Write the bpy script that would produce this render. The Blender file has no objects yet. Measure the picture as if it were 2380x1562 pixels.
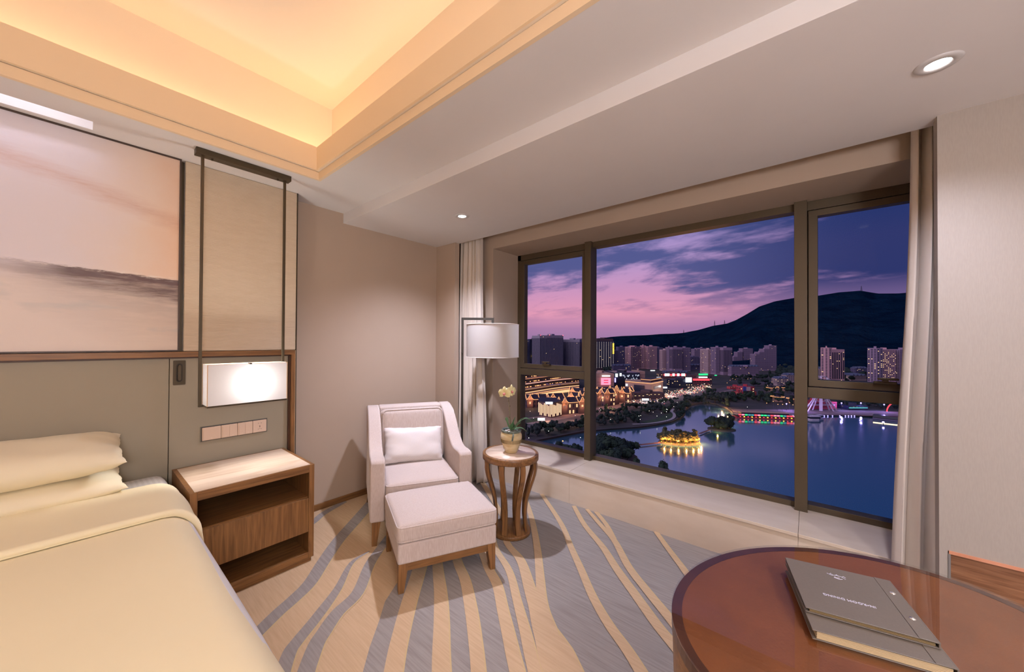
import bpy, bmesh, math, random
from math import sin, cos, pi, radians, atan2, hypot, sqrt
from mathutils import Vector, Matrix
random.seed(7)
D = bpy.data
SC = bpy.context.scene
COL = SC.collection

# ------------------------------------------------------------------ camera, world, exposure
EYE = Vector((0, 0, 1.45))
FPX, CX, CY = 846.45, 1124.59, 785.57
_y, _p, _r = radians(41.8404), radians(0.49398), radians(-0.33159)
FW = Vector((cos(_y) * cos(_p), sin(_y) * cos(_p), sin(_p)))
_ri = Vector((sin(_y), -cos(_y), 0)); _dn = FW.cross(_ri)
RI = cos(_r) * _ri + sin(_r) * _dn
DN = -sin(_r) * _ri + cos(_r) * _dn
cam = D.cameras.new('camera'); camo = D.objects.new('camera', cam); COL.objects.link(camo)
cam.sensor_width = 36; cam.lens = 36 * FPX / 2380
cam.shift_x = (1190 - CX) / 2380; cam.shift_y = (CY - 781) / 2380
cam.clip_start = 0.02; cam.clip_end = 12000
m = Matrix.Identity(4)
for i in range(3):
    m[i][0] = RI[i]; m[i][1] = -DN[i]; m[i][2] = -FW[i]; m[i][3] = EYE[i]
camo.matrix_world = m
SC.camera = camo
SC.view_settings.view_transform = 'Standard'; SC.view_settings.look = 'None'
SC.view_settings.gamma = 1; SC.view_settings.use_curve_mapping = False
SC.view_settings.exposure = 0.08
SC.cycles.max_bounces = 7; SC.cycles.diffuse_bounces = 5; SC.cycles.glossy_bounces = 4
SC.cycles.transparent_max_bounces = 16; SC.cycles.transmission_bounces = 4
SC.cycles.caustics_reflective = False; SC.cycles.caustics_refractive = False
SC.cycles.use_denoising = True
SC.cycles.sample_clamp_indirect = 3.0

def L(r, g, b):
    f = lambda c: ((c / 255 + .055) / 1.055) ** 2.4 if c > 10 else c / 255 / 12.92
    return (f(r), f(g), f(b), 1)

def gp(px, py, z=-80.0):                     # survey: ground point of the town seen from the room
    v = (px - CX) * RI + (py - CY) * DN + FPX * FW
    t = (z - EYE.z) / v.z
    return (EYE.x + v.x * t, EYE.y + v.y * t)

class N:                                     # node helper
    def __init__(s, tree): s.t = tree; s.n = tree.nodes; s.l = tree.links
    def a(s, typ, **k):
        n = s.n.new(typ)
        for q, v in k.items():
            if q.startswith('_'): setattr(n, q[1:], v)
            elif isinstance(v, bpy.types.NodeSocket): s.l.new(v, n.inputs[int(q[1:])] if q[0] == 'i' and q[1:].isdigit() else n.inputs[q])
            else: (n.inputs[int(q[1:])] if q[0] == 'i' and q[1:].isdigit() else n.inputs[q]).default_value = v
        return n
    def m(s, op, a, b=0.0, c=0.0, clamp=False):
        n = s.n.new('ShaderNodeMath'); n.operation = op; n.use_clamp = clamp
        for i, v in enumerate((a, b, c)):
            if isinstance(v, bpy.types.NodeSocket): s.l.new(v, n.inputs[i])
            else: n.inputs[i].default_value = v
        return n.outputs[0]
    def ramp(s, fac, stops, interp='LINEAR'):
        n = s.n.new('ShaderNodeValToRGB'); s.l.new(fac, n.inputs[0]); cr = n.color_ramp; cr.interpolation = interp
        while len(cr.elements) < len(stops): cr.elements.new(.5)
        for e, (p, c) in zip(cr.elements, stops): e.position = p; e.color = c
        return n.outputs[0]
    def mix(s, fac, a, b, mode='MIX'):
        n = s.n.new('ShaderNodeMix'); n.data_type = 'RGBA'; n.blend_type = mode
        for i, v in ((0, fac), (6, a), (7, b)):
            if isinstance(v, bpy.types.NodeSocket): s.l.new(v, n.inputs[i])
            else: n.inputs[i].default_value = v
        return n.outputs[2]

# sky: dusk, pink afterglow low in the west, broken dark clouds above
W = D.worlds.new('dusk'); SC.world = W; W.use_nodes = True
w = N(W.node_tree); w.n.clear()
tc = w.a('ShaderNodeTexCoord').outputs['Generated']
sx = w.a('ShaderNodeSeparateXYZ', i0=tc)
X_, Y_, Z_ = sx.outputs
zc = w.m('MAXIMUM', Z_, 0.0)
SUN = radians(24)
hl = w.m('SQRT', w.m('ADD', w.m('MULTIPLY', X_, X_), w.m('MULTIPLY', Y_, Y_)))
dt = w.m('DIVIDE', w.m('ADD', w.m('MULTIPLY', X_, cos(SUN)), w.m('MULTIPLY', Y_, sin(SUN))), w.m('MAXIMUM', hl, .001))
away = w.m('MULTIPLY', w.m('ARCCOSINE', w.m('MINIMUM', dt, .9999)), 180 / pi)   # degrees from the afterglow
glow = w.ramp(zc, [(0, L(150, 118, 160)), (.035, L(172, 124, 166)), (.075, L(226, 152, 178)), (.125, L(204, 146, 184)), (.2, L(178, 146, 196)), (.34, L(130, 128, 190)), (.6, L(70, 88, 150)), (1, L(45, 62, 120))])
night = w.ramp(zc, [(0, L(84, 82, 138)), (.10, L(150, 118, 166)), (.20, L(166, 130, 178)), (.30, L(70, 92, 156)), (.5, L(30, 66, 132)), (1, L(45, 62, 120))])
belt_ = w.ramp(zc, [(0, L(120, 112, 160)), (.12, L(188, 150, 182)), (.35, L(120, 124, 182)), (1, L(45, 62, 120))])   # pink counter-glow opposite the sunset
night = w.mix(w.ramp(w.m('DIVIDE', away, 180.0), [(.42, (0, 0, 0, 1)), (.72, (1, 1, 1, 1))], 'EASE'), night, belt_)
f_az = w.ramp(w.m('DIVIDE', away, 60.0), [(.12, (0, 0, 0, 1)), (.50, (1, 1, 1, 1))], 'EASE')
f_az = w.m('ADD', w.m('MULTIPLY', f_az, 1.0), 0.0)
clear = w.mix(f_az, glow, night)
den = w.m('ADD', zc, .20)
cv = w.a('ShaderNodeCombineXYZ', i0=w.m('DIVIDE', X_, den), i1=w.m('DIVIDE', Y_, den), i2=w.m('MULTIPLY', Z_, 1.4))
mp = w.a('ShaderNodeMapping', i0=cv.outputs[0]); mp.inputs['Rotation'].default_value = (0, 0, radians(-40)); mp.inputs['Scale'].default_value = (1.5, .95, 1); mp.inputs['Location'].default_value = (3.7, 1.15, 0)
n1 = w.a('ShaderNodeTexNoise', Vector=mp.outputs[0], Scale=1.25, Detail=7.0, Roughness=.56, Distortion=.35).outputs[0]
n2 = w.a('ShaderNodeTexNoise', Vector=mp.outputs[0], Scale=4.2, Detail=5.0, Roughness=.6).outputs[0]
cn = w.m('ADD', w.m('MULTIPLY', n1, .70), w.m('MULTIPLY', n2, .30))
cn = w.m('ADD', cn, w.m('MULTIPLY', f_az, .175))
cn = w.m('ADD', cn, w.m('MULTIPLY', w.m('SUBTRACT', w.m('MINIMUM', zc, .32), .19), .42))
cf = w.ramp(cn, [(.44, (0, 0, 0, 1)), (.60, (1, 1, 1, 1))], 'EASE')
cf = w.m('MULTIPLY', cf, w.ramp(zc, [(.045, (0, 0, 0, 1)), (.13, (1, 1, 1, 1))]))
cf = w.m('MULTIPLY', cf, .94)
ccol = w.mix(f_az, L(72, 82, 136), L(20, 44, 98))
skyc = w.mix(cf, clear, ccol)
bg = w.a('ShaderNodeBackground', Color=skyc, Strength=1.0)
w.l.new(bg.outputs[0], w.a('ShaderNodeOutputWorld').inputs[0])

# added soft fill sun on the town, in place of dusk light behind the hotel
tw = D.lights.new('twilight_fill', 'SUN'); tw.energy = 1.5; tw.color = (1, .78, .98); tw.angle = radians(80)
two = D.objects.new('twilight_fill', tw); COL.objects.link(two); two.rotation_euler = Vector((-.80, .35, .62)).to_track_quat('Z', 'Y').to_euler()
# lamp and added rear fill powers in one place
P_COVE, P_DOWN, P_PEND, P_SLOT, P_BACK = 5.0, 185.0, 16.0, 2.2, 158.0
C_WARM, C_COOL, C_NEUT = (1, .60, .31), (.80, .80, 1), (.95, .92, 1)

# ------------------------------------------------------------------ geometry helpers
class MB:
    def __init__(s): s.v = []; s.f = []; s.sm = []
    def add(s, vs, fs, smooth=False):
        o = len(s.v); s.v += [tuple(v) for v in vs]; s.f += [tuple(i + o for i in f) for f in fs]; s.sm += [smooth] * len(fs); return s
    def box(s, x0, y0, z0, x1, y1, z1, M=None):
        x0, x1 = min(x0, x1), max(x0, x1); y0, y1 = min(y0, y1), max(y0, y1); z0, z1 = min(z0, z1), max(z0, z1)
        v = [(x0, y0, z0), (x1, y0, z0), (x1, y1, z0), (x0, y1, z0), (x0, y0, z1), (x1, y0, z1), (x1, y1, z1), (x0, y1, z1)]
        if M: v = [M @ Vector(p) for p in v]
        return s.add(v, [(0, 3, 2, 1), (4, 5, 6, 7), (0, 1, 5, 4), (1, 2, 6, 5), (2, 3, 7, 6), (3, 0, 4, 7)])
    def hexa(s, b, t):                       # eight corners, bottom ring then top ring
        return s.add(list(b) + list(t), [(0, 3, 2, 1), (4, 5, 6, 7), (0, 1, 5, 4), (1, 2, 6, 5), (2, 3, 7, 6), (3, 0, 4, 7)])
    def prism(s, poly, f, h0, h1, smooth=False):   # poly of (a,b); f maps (a,b,h) -> xyz
        n = len(poly); v = [f(a, b, h0) for a, b in poly] + [f(a, b, h1) for a, b in poly]
        s.add(v, [tuple(range(n - 1, -1, -1)), tuple(range(n, 2 * n))])
        return s.add(v, [(i, (i + 1) % n, n + (i + 1) % n, n + i) for i in range(n)], smooth)
    def lathe(s, prof, c=(0, 0, 0), n=32, smooth=True, cap0=True, cap1=True):
        v = []
        for r, z in prof:
            for k in range(n): v.append((c[0] + r * cos(2 * pi * k / n), c[1] + r * sin(2 * pi * k / n), c[2] + z))
        f = [(j * n + k, j * n + (k + 1) % n, (j + 1) * n + (k + 1) % n, (j + 1) * n + k) for j in range(len(prof) - 1) for k in range(n)]
        s.add(v, f, smooth)
        if cap0 and prof[0][0] > 1e-5: s.add(v[:n], [tuple(range(n - 1, -1, -1))])
        if cap1 and prof[-1][0] > 1e-5: s.add(v[-n:], [tuple(range(n))])
        return s
    def tube(s, pts, r, n=8, smooth=True, closed=False):
        pts = [Vector(p) for p in pts]; rs = r if isinstance(r, (list, tuple)) else [r] * len(pts)
        v = []; L_ = len(pts)
        for i, p in enumerate(pts):
            a = pts[(i - 1) % L_] if (closed or i > 0) else p; b = pts[(i + 1) % L_] if (closed or i < L_ - 1) else p
            t = (b - a).normalized(); u = t.cross(Vector((0, 0, 1)))
            if u.length < .05: u = t.cross(Vector((1, 0, 0)))
            u.normalize(); w_ = u.cross(t)
            for k in range(n): v.append(p + rs[i] * (cos(2 * pi * k / n) * u + sin(2 * pi * k / n) * w_))
        f = [(j * n + k, j * n + (k + 1) % n, ((j + 1) % L_) * n + (k + 1) % n, ((j + 1) % L_) * n + k) for j in range(L_ if closed else L_ - 1) for k in range(n)]
        s.add(v, f, smooth)
        if not closed: s.add(v[:n], [tuple(range(n - 1, -1, -1))]); s.add(v[-n:], [tuple(range(n))])
        return s
    def bar(s, a, b, w_, h_=None):           # square bar from a to b
        a, b = Vector(a), Vector(b); h_ = h_ or w_; t = (b - a).normalized(); u = t.cross(Vector((0, 0, 1)))
        if u.length < .05: u = Vector((1, 0, 0))
        u.normalize(); q = u.cross(t)
        c = [(-1, -1), (1, -1), (1, 1), (-1, 1)]
        return s.hexa([a + u * i * w_ / 2 + q * j * h_ / 2 for i, j in c], [b + u * i * w_ / 2 + q * j * h_ / 2 for i, j in c])
    def grid(s, fn, nu, nv, smooth=True, closeu=False):
        v = [fn(i / (nu if closeu else nu - 1), j / (nv - 1)) for j in range(nv) for i in range(nu)]
        f = [(j * nu + i, j * nu + (i + 1) % nu, (j + 1) * nu + (i + 1) % nu, (j + 1) * nu + i) for j in range(nv - 1) for i in range(nu if closeu else nu - 1)]
        return s.add(v, f, smooth)
    def mesh(s, name):
        me = D.meshes.new(name); me.from_pydata(s.v, [], s.f); me.update()
        me.polygons.foreach_set('use_smooth', s.sm); return me
    def build(s, name, mat_, parent=None, bevel=0, seg=2, fix=False, **tags):
        me = s.mesh(name)
        if fix or bevel:
            b = bmesh.new(); b.from_mesh(me); bmesh.ops.remove_doubles(b, verts=b.verts, dist=1e-5)
            bmesh.ops.recalc_face_normals(b, faces=b.faces); b.to_mesh(me); b.free()
        me.materials.append(mat_)
        o = D.objects.new(name, me); COL.objects.link(o)
        if parent: o.parent = parent
        if bevel:
            md = o.modifiers.new('b', 'BEVEL'); md.width = bevel; md.segments = seg; md.limit_method = 'ANGLE'; md.angle_limit = radians(35)
            for p in me.polygons: p.use_smooth = True
            md.harden_normals = True
        tag(o, **tags); return o

def tag(o, label=None, cat=None, group=None, kind=None):
    if label: o['label'] = label
    if cat: o['category'] = cat
    if group: o['group'] = group
    if kind: o['kind'] = kind
    return o

def empty(name, loc=(0, 0, 0), rz=0.0, **t):
    o = D.objects.new(name, None); COL.objects.link(o); o.location = loc; o.rotation_euler = (0, 0, rz); o.empty_display_size = .1
    return tag(o, **t)

def copy_tree(o, parent=None):
    c = o.copy(); COL.objects.link(c); c.parent = parent
    for ch in o.children: copy_tree(ch, c)
    return c

def rbox(w_, d_, h_, r=.03, bul=0.0, n=10, sag=0.0):   # soft box, centred in xy, standing on z=0; bulging top
    mb = MB(); hx, hy, hz = w_ / 2, d_ / 2, h_ / 2
    def sph(p):
        c = Vector((max(-hx + r, min(hx - r, p[0])), max(-hy + r, min(hy - r, p[1])), max(-hz + r, min(hz - r, p[2]))))
        d = Vector(p) - c
        q = c + (d.normalized() * r if d.length > 1e-9 else d)
        k = max(0, 1 - (q.x / hx) ** 2) * max(0, 1 - (q.y / hy) ** 2)
        if q.z > 0: q.z += bul * k ** .6
        kk = max(0, 1 - (q.z / (hz + .001)) ** 2)
        q.x *= 1 + sag * kk * max(0, 1 - (q.y / hy) ** 2); q.y *= 1 + sag * kk * max(0, 1 - (q.x / hx) ** 2)
        q.z += hz; return q
    def ticks(a): # dense near edges
        t = [-a, -a + r * .35, -a + r * .7, -a + r]; t += [(-a + r) + (2 * a - 2 * r) * i / n for i in range(1, n)]
        return t + [a - r, a - r * .7, a - r * .35, a]
    tx, ty, tz = ticks(hx), ticks(hy), ticks(hz)
    def face(ta, tb, f):
        v = [sph(f(a, b)) for b in tb for a in ta]; na = len(ta)
        mb.add(v, [(j * na + i, j * na + i + 1, (j + 1) * na + i + 1, (j + 1) * na + i) for j in range(len(tb) - 1) for i in range(na - 1)], True)
    face(tx, ty, lambda a, b: (a, b, hz)); face(tx, ty, lambda a, b: (a, -b, -hz))
    face(tx, tz, lambda a, b: (a, -hy, b)); face(tx, tz, lambda a, b: (-a, hy, b))
    face(ty, tz, lambda a, b: (hx, a, b)); face(ty, tz, lambda a, b: (-hx, -a, b))
    return mb

def rrect(w_, d_, r, n=5):
    out = []
    for cx, cy, a0 in ((w_ / 2 - r, d_ / 2 - r, 0), (-w_ / 2 + r, d_ / 2 - r, 90), (-w_ / 2 + r, -d_ / 2 + r, 180), (w_ / 2 - r, -d_ / 2 + r, 270)):
        for k in range(n + 1):
            a = radians(a0 + 90 * k / n); out.append((cx + r * cos(a), cy + r * sin(a)))
    return out

def catmull(pts, n=6):
    P = [Vector(p) for p in pts]; P = [2 * P[0] - P[1]] + P + [2 * P[-1] - P[-2]]; out = []
    for i in range(1, len(P) - 2):
        for k in range(n):
            t = k / n
            out.append(.5 * ((2 * P[i]) + (-P[i - 1] + P[i + 1]) * t + (2 * P[i - 1] - 5 * P[i] + 4 * P[i + 1] - P[i + 2]) * t * t + (-P[i - 1] + 3 * P[i] - 3 * P[i + 1] + P[i + 2]) * t ** 3))
    out.append(P[-2]); return out

def text_mesh(s, size, name='t', depth=.0005):
    cu = D.curves.new(name, 'FONT'); cu.body = s; cu.size = size; cu.extrude = depth; cu.align_x = 'CENTER'; cu.align_y = 'CENTER'; cu.resolution_u = 2
    o = D.objects.new(name, cu); me = D.meshes.new_from_object(o); D.objects.remove(o); return me

# ------------------------------------------------------------------ materials
def mat(name, col, rough=.6, col2=None, scale=8.0, stretch=(1, 1, 1), contrast=(.35, .65), bump=0.0, bscale=None, bstretch=None, metal=0.0, spec=.5, coat=0.0, sheen=0.0, detail=4.0, dist=0.0, bdist=.002):
    M_ = D.materials.new(name); M_.use_nodes = True; n = N(M_.node_tree); b = n.n['Principled BSDF']
    b.inputs['Base Color'].default_value = col; b.inputs['Roughness'].default_value = rough; b.inputs['Metallic'].default_value = metal
    b.inputs['Specular IOR Level'].default_value = spec; b.inputs['Coat Weight'].default_value = coat; b.inputs['Sheen Weight'].default_value = sheen
    oc = n.a('ShaderNodeTexCoord').outputs['Object']
    mp_ = n.a('ShaderNodeMapping', i0=oc); mp_.inputs['Scale'].default_value = stretch
    if col2:
        ns = n.a('ShaderNodeTexNoise', Vector=mp_.outputs[0], Scale=scale, Detail=detail, Distortion=dist)
        n.l.new(n.ramp(ns.outputs[0], [(contrast[0], col), (contrast[1], col2)]), b.inputs['Base Color'])
    if bump:
        mb_ = n.a('ShaderNodeMapping', i0=oc); mb_.inputs['Scale'].default_value = bstretch or stretch
        nb = n.a('ShaderNodeTexNoise', Vector=mb_.outputs[0], Scale=bscale or scale, Detail=3.0)
        bp = n.a('ShaderNodeBump', Height=nb.outputs[0], Strength=bump, Distance=bdist); n.l.new(bp.outputs[0], b.inputs['Normal'])
    return M_
def emit(name, col, s):
    M_ = D.materials.new(name); M_.use_nodes = True; n = N(M_.node_tree); n.n.clear()
    e = n.a('ShaderNodeEmission', Color=col, Strength=s); n.l.new(e.outputs[0], n.a('ShaderNodeOutputMaterial').inputs[0]); return M_
def plain(name, col, rough=.8): 
    M_ = D.materials.new(name); M_.use_nodes = True; b = M_.node_tree.nodes['Principled BSDF']
    b.inputs['Base Color'].default_value = col; b.inputs['Roughness'].default_value = rough; return M_

WHITE = mat('ceiling_paint', (.80, .77, .745, 1), .9, (.77, .74, .715, 1), 1.5)
COVEW = mat('cove_paint_warm_glow', (.86, .76, .61, 1), .9)  # warm paint, with some of the cove light put into its colour
WALL = mat('taupe_wall_paint', L(182, 163, 144), .8, L(180, 161, 142), 3)
LINEN = mat('linen_wallpaper', L(168, 159, 149), .8, L(164, 155, 145), 260, (1, 1, .14), bump=.05, bscale=300, bstretch=(1, 1, .3))
RIB = mat('ribbed_wallcovering', L(208, 190, 164), .5, L(204, 185, 158), 10, (1, 1, 4), bump=0, sheen=.2)
def _rib(M_):
    n = N(M_.node_tree); b = n.n['Principled BSDF']; oc = n.a('ShaderNodeTexCoord').outputs['Object']
    mp_ = n.a('ShaderNodeMapping', i0=oc)
    wv = n.a('ShaderNodeTexWave', Vector=mp_.outputs[0], Scale=34.0, Distortion=2.6, Detail=1.5); wv.bands_direction = 'Z'; wv.inputs['Detail Scale'].default_value = .6
    bp = n.a('ShaderNodeBump', Height=wv.outputs[0], Strength=.35, Distance=.003); n.l.new(bp.outputs[0], b.inputs['Normal'])
_rib(RIB)
def wood(name, c1, c2, ax='z', rough=.42, spec=.4, sc=7.0, coat=.08):
    st = {'z': (9, 9, .5), 'x': (.5, 9, 9), 'y': (9, .5, 9)}[ax]
    return mat(name, c1, rough, c2, sc, st, (.36, .66), bump=.12, bscale=sc * 2, bstretch=st, spec=spec, coat=coat, detail=6, dist=.8)
WALN_X = wood('walnut_along_x', L(136, 96, 56), L(102, 69, 38), 'x')
WALN_Z = wood('walnut_upright', L(140, 99, 58), L(106, 72, 40), 'z')
WALN_Y = wood('walnut_along_y', L(140, 98, 58), L(106, 70, 38), 'y')
OAKP = wood('oak_veneer', L(158, 112, 80), L(118, 78, 50), 'y', sc=9)
TRAV = mat('vein_cut_travertine', L(230, 210, 188), .28, L(206, 178, 150), 3.2, (.8, 6, 1), (.40, .72), spec=.5, coat=.2, detail=7, dist=.6)
TRAVR = mat('vein_cut_travertine_round', L(230, 210, 190), .28, L(204, 176, 152), 5, (6, .9, 1), (.40, .70), spec=.5, coat=.2, detail=7, dist=.5)
SILLST = mat('cream_limestone', L(222, 206, 186), .38, L(212, 194, 172), 9, (1, .35, 1), (.35, .7), spec=.4, bump=.03, bscale=30)
BRONZE = mat('dark_bronze', L(74, 64, 48), .38, metal=.55, spec=.5)
BLACKM = mat('blackened_steel', L(52, 48, 44), .4, metal=.6)
FRAME = mat('bronze_window_frame', L(88, 76, 58), .45, metal=.35, spec=.5)
GREYLE = mat('grey_green_leatherette', L(150, 141, 122), .5, L(148, 139, 120), 3, bump=.05, bscale=300)
SWITCH = mat('champagne_switch_plastic', L(222, 196, 172), .3, spec=.5)
DARKP = plain('dark_slot', L(40, 34, 28))
UPH = mat('oatmeal_linen_upholstery', L(208, 194, 186), .85, L(192, 174, 164), 240, (1, 1, .12), (.3, .7), bump=.35, bscale=420, bstretch=(1, 1, .5), sheen=.3)
BEDL = mat('white_cotton_warm_lit', (.87, .77, .51, 1), .7, (.86, .76, .50, 1), 3, bump=.0, sheen=.15)  # white cloth; the warm cove light is put into its yellow colour
SHEET = mat('striped_white_sheet', (.82, .81, .80, 1), .55, sheen=.1)
def _stripe(M_, s=85.0):
    n = N(M_.node_tree); b = n.n['Principled BSDF']; oc = n.a('ShaderNodeTexCoord').outputs['Object']
    wv = n.a('ShaderNodeTexWave', Vector=oc, Scale=s); wv.bands_direction = 'X'
    n.l.new(n.ramp(wv.outputs[0], [(.4, (.80, .79, .79, 1)), (.6, (.73, .72, .72, 1))]), b.inputs['Base Color'])
_stripe(SHEET, 14.0)
CURT = mat('cream_curtain_cloth', L(226, 214, 200), .85, bump=.1, bscale=400, sheen=.2)
def glass(name, ior=1.45, tint=(1, 1, 1, 1), k=1.0, ro=.0):
    M_ = D.materials.new(name); M_.use_nodes = True; n = N(M_.node_tree); n.n.clear()
    fr = n.a('ShaderNodeFresnel', IOR=ior); t = n.a('ShaderNodeBsdfTransparent', Color=tint); g = n.a('ShaderNodeBsdfGlossy', Roughness=ro)
    ge = n.a('ShaderNodeNewGeometry'); fac = n.m('MULTIPLY', fr.outputs[0], n.m('MULTIPLY', n.m('SUBTRACT', 1.0, ge.outputs['Backfacing']), k), clamp=True)
    mx = n.a('ShaderNodeMixShader', i0=fac, i1=t.outputs[0], i2=g.outputs[0]); n.l.new(mx.outputs[0], n.a('ShaderNodeOutputMaterial').inputs[0]); return M_
PANE = glass('window_glass', 1.30, (.99, 1, 1, 1), .22, .06)
TOPGL = glass('table_top_glass', 1.52, (.97, .97, .96, 1), 1.35)
def transl(name, col, rough=.9, fac=.45):
    M_ = D.materials.new(name); M_.use_nodes = True; n = N(M_.node_tree); n.n.clear()
    d = n.a('ShaderNodeBsdfDiffuse', Color=col); t = n.a('ShaderNodeBsdfTranslucent', Color=col)
    mx = n.a('ShaderNodeMixShader', i0=fac, i1=d.outputs[0], i2=t.outputs[0]); n.l.new(mx.outputs[0], n.a('ShaderNodeOutputMaterial').inputs[0]); return M_
SHADE = transl('pendant_shade_cloth', (.82, .80, .79, 1), fac=.09)
SHADE2 = transl('drum_shade_cloth', (.86, .82, .78, 1), fac=.35)

# ------------------------------------------------------------------ room shell
S = dict(kind='structure')
YH, XW, XB, YB = 3.134, 2.96, -2.6, -2.4            # headboard wall, window wall, far side, rear
ZC, ZB, ZT = 2.593, 2.504, 3.247                    # soffit, window bulkhead, tray
CARG = mat('grey_carpet_pile', L(152, 145, 140), .95, L(136, 129, 126), 95, (1.0, .05, 1), (.40, .66), bump=.5, bscale=420, bstretch=(1, .35, 1), detail=8)
CARB = mat('beige_carpet_pile', L(200, 172, 138), .95, L(190, 162, 128), 110, (1.0, .05, 1), (.36, .66), bump=.5, bscale=420, bstretch=(1, .35, 1), detail=8)
CARE = mat('sand_carpet_edge', L(196, 172, 128), .95, bump=.5, bscale=420)
MB().box(XB, YB, -.12, XW, YH, 0).build('floor', CARG, **S)
FL = D.objects['floor']
def ribbon(pts, wid, z, name='carpet_stripe', m_=None, edge=True):
    P = catmull([(x, y, 0) for x, y in pts], 5); n = len(P); mb = MB(); me = MB()
    wd = wid if isinstance(wid, (list, tuple)) else [wid, wid]
    vl = []; vr = []; el = []; 
    for i, p in enumerate(P):
        t = (P[min(i + 1, n - 1)] - P[max(i - 1, 0)]).normalized(); q = Vector((-t.y, t.x, 0)); u = i / (n - 1) * (len(wd) - 1); k = min(int(u), len(wd) - 2)
        h = (wd[k] + (wd[k + 1] - wd[k]) * (u - k)) / 2
        vl.append((p.x + q.x * h, p.y + q.y * h, z)); vr.append((p.x - q.x * h, p.y - q.y * h, z)); el.append((p.x + q.x * (h + .007), p.y + q.y * (h + .007), z - .0002))
    mb.add(vl + vr, [(i, n + i, n + i + 1, i + 1) for i in range(n - 1)]); mb.build(name, m_ or CARB, FL)
    if edge: me.add(el + vl, [(i, n + i, n + i + 1, i + 1) for i in range(n - 1)]); me.build('stripe_edge', CARE, FL)
# beige field left of the armchair, then the grey bands that cross it
bf = [(-2.55, -2.3), (.2, -2.3), (.5, .9), (.85, 1.46), (.935, 1.55), (1.055, 1.66), (1.155, 1.76), (1.27, 1.83), (1.42, 1.92), (1.62, 2.2), (1.95, 2.5), (2.3, 3.12), (-2.55, 3.12)]
MB().add([(x, y, .0006) for x, y in bf], [tuple(range(len(bf)))]).build('carpet_field', CARB, FL, fix=True)
GREY = [([(1.62, 3.12), (1.39, 3.03), (1.264, 2.945), (1.0, 2.8)], .06), ([(2.0, 3.1), (1.663, 2.838), (1.448, 2.675), (1.268, 2.537), (1.094, 2.376), (.941, 2.224), (.824, 2.153), (.726, 2.105), (.6, 2.03)], [.10, .085, .07]),
        ([(1.355, 2.257), (1.205, 2.222), (1.027, 2.051), (.843, 1.916), (.725, 1.84), (.659, 1.782), (.55, 1.6), (.42, 1.3), (.3, 1.0)], [.012, .06, .065, .07]), ([(1.6, 2.35), (1.437, 2.239), (1.272, 2.117), (1.088, 1.935), (.939, 1.872), (.83, 1.796), (.752, 1.727), (.6, 1.52), (.48, 1.25), (.4, .9)], [.06, .075, .08])]
for k, (p, wd) in enumerate(GREY): ribbon(p, wd, .0022 + k * .0004, m_=CARG)
BEI = [([(1.55, 1.93), (1.417, 1.81), (1.248, 1.664), (1.095, 1.522), (.941, 1.365), (.6, .98)], .082), ([(1.75, 2.02), (1.566, 1.796), (1.406, 1.585), (1.272, 1.424), (1.082, 1.21), (.8, .86)], [.05, .075, .085]),
       ([(1.85, 1.95), (1.682, 1.732), (1.576, 1.553), (1.425, 1.358), (1.298, 1.209), (1.191, 1.09), (.9, .78)], [.05, .065, .062]), ([(2.0, 1.85), (1.782, 1.559), (1.678, 1.388), (1.54, 1.232), (1.427, 1.103), (1.305, .964), (1.0, .6)], [.05, .06, .07]),
       ([(2.2, 1.88), (1.973, 1.652), (1.829, 1.416), (1.651, 1.221), (1.509, 1.066), (1.358, .905), (1.05, .55)], [.03, .045, .07]), ([(2.3, 1.86), (2.07, 1.622), (1.964, 1.422), (1.757, 1.2), (1.618, 1.043), (1.521, .913), (1.42, .79), (1.1, .4)], [.03, .05, .075, .17, .18]),
       ([(2.93, 2.12), (2.515, 1.72), (2.172, 1.435), (1.911, 1.24), (1.709, 1.089), (1.571, .943)], [.03, .04, .05, .07]), ([(2.95, 1.9), (2.583, 1.483), (2.333, 1.259), (2.153, 1.092), (1.966, .923), (1.829, .772), (1.729, .634), (1.6, .48), (1.3, .1)], [.03, .045, .06]),
       ([(2.93, 1.555), (2.682, 1.328), (2.484, 1.093), (2.307, .923), (2.133, .738), (1.994, .59), (1.909, .485), (1.6, .1)], [.03, .05, .055]), ([(2.947, 1.44), (2.768, 1.235), (2.617, 1.062), (2.379, .874), (2.213, .699), (2.056, .522), (1.8, .25)], [.025, .045, .055]),
       ([(2.955, 1.361), (2.799, 1.2), (2.64, 1.075)], .03), ([(2.955, .88), (2.771, .743), (2.627, .632), (2.478, .51), (2.2, .2)], [.03, .045]), ([(2.95, 2.75), (2.5, 2.1), (2.25, 1.75)], [.05, .03])]
for k, (p, wd) in enumerate(BEI): ribbon(p, wd, .0012 + k * .0005)

# walls
MB().box(XB, YH, 0, 3.5, YH + .12, 3.4).build('wall_left', WALL, **S)
wf = MB(); YL, YR, ZS, ZR = 2.522, -1.6, .285, 2.438     # window opening and sill, lintel heights
wf.box(XW, YL, 0, 3.55, YH, 3.0).box(XW, -2.4, ZR, 3.55, YL, 3.0).box(XW, -2.4, 0, 3.55, YR, ZR)
wf.build('wall_front', WALL, **S)
MB().box(2.692, 2.83, 0, 2.754, YH, ZB).build('wall_corner', WALL, **S)
MB().box(2.645, -.465, 0, 2.715, -.44, ZB).box(2.645, YB, .512, 2.715, -.465, ZB).box(2.645, YB, 0, 2.715, -1.5, .512).box(2.645, -1.5, 0, 2.715, -.465, .06).build('wall_right', LINEN, **S)
nc = empty('trim_2', **S)
MB().box(2.698, -1.5, .06, 2.712, -.465, .512).build('niche_back', OAKP, nc)
COPPER = mat('copper_edge_veneer', L(214, 150, 118), .4, L(200, 136, 104), 12)
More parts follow.
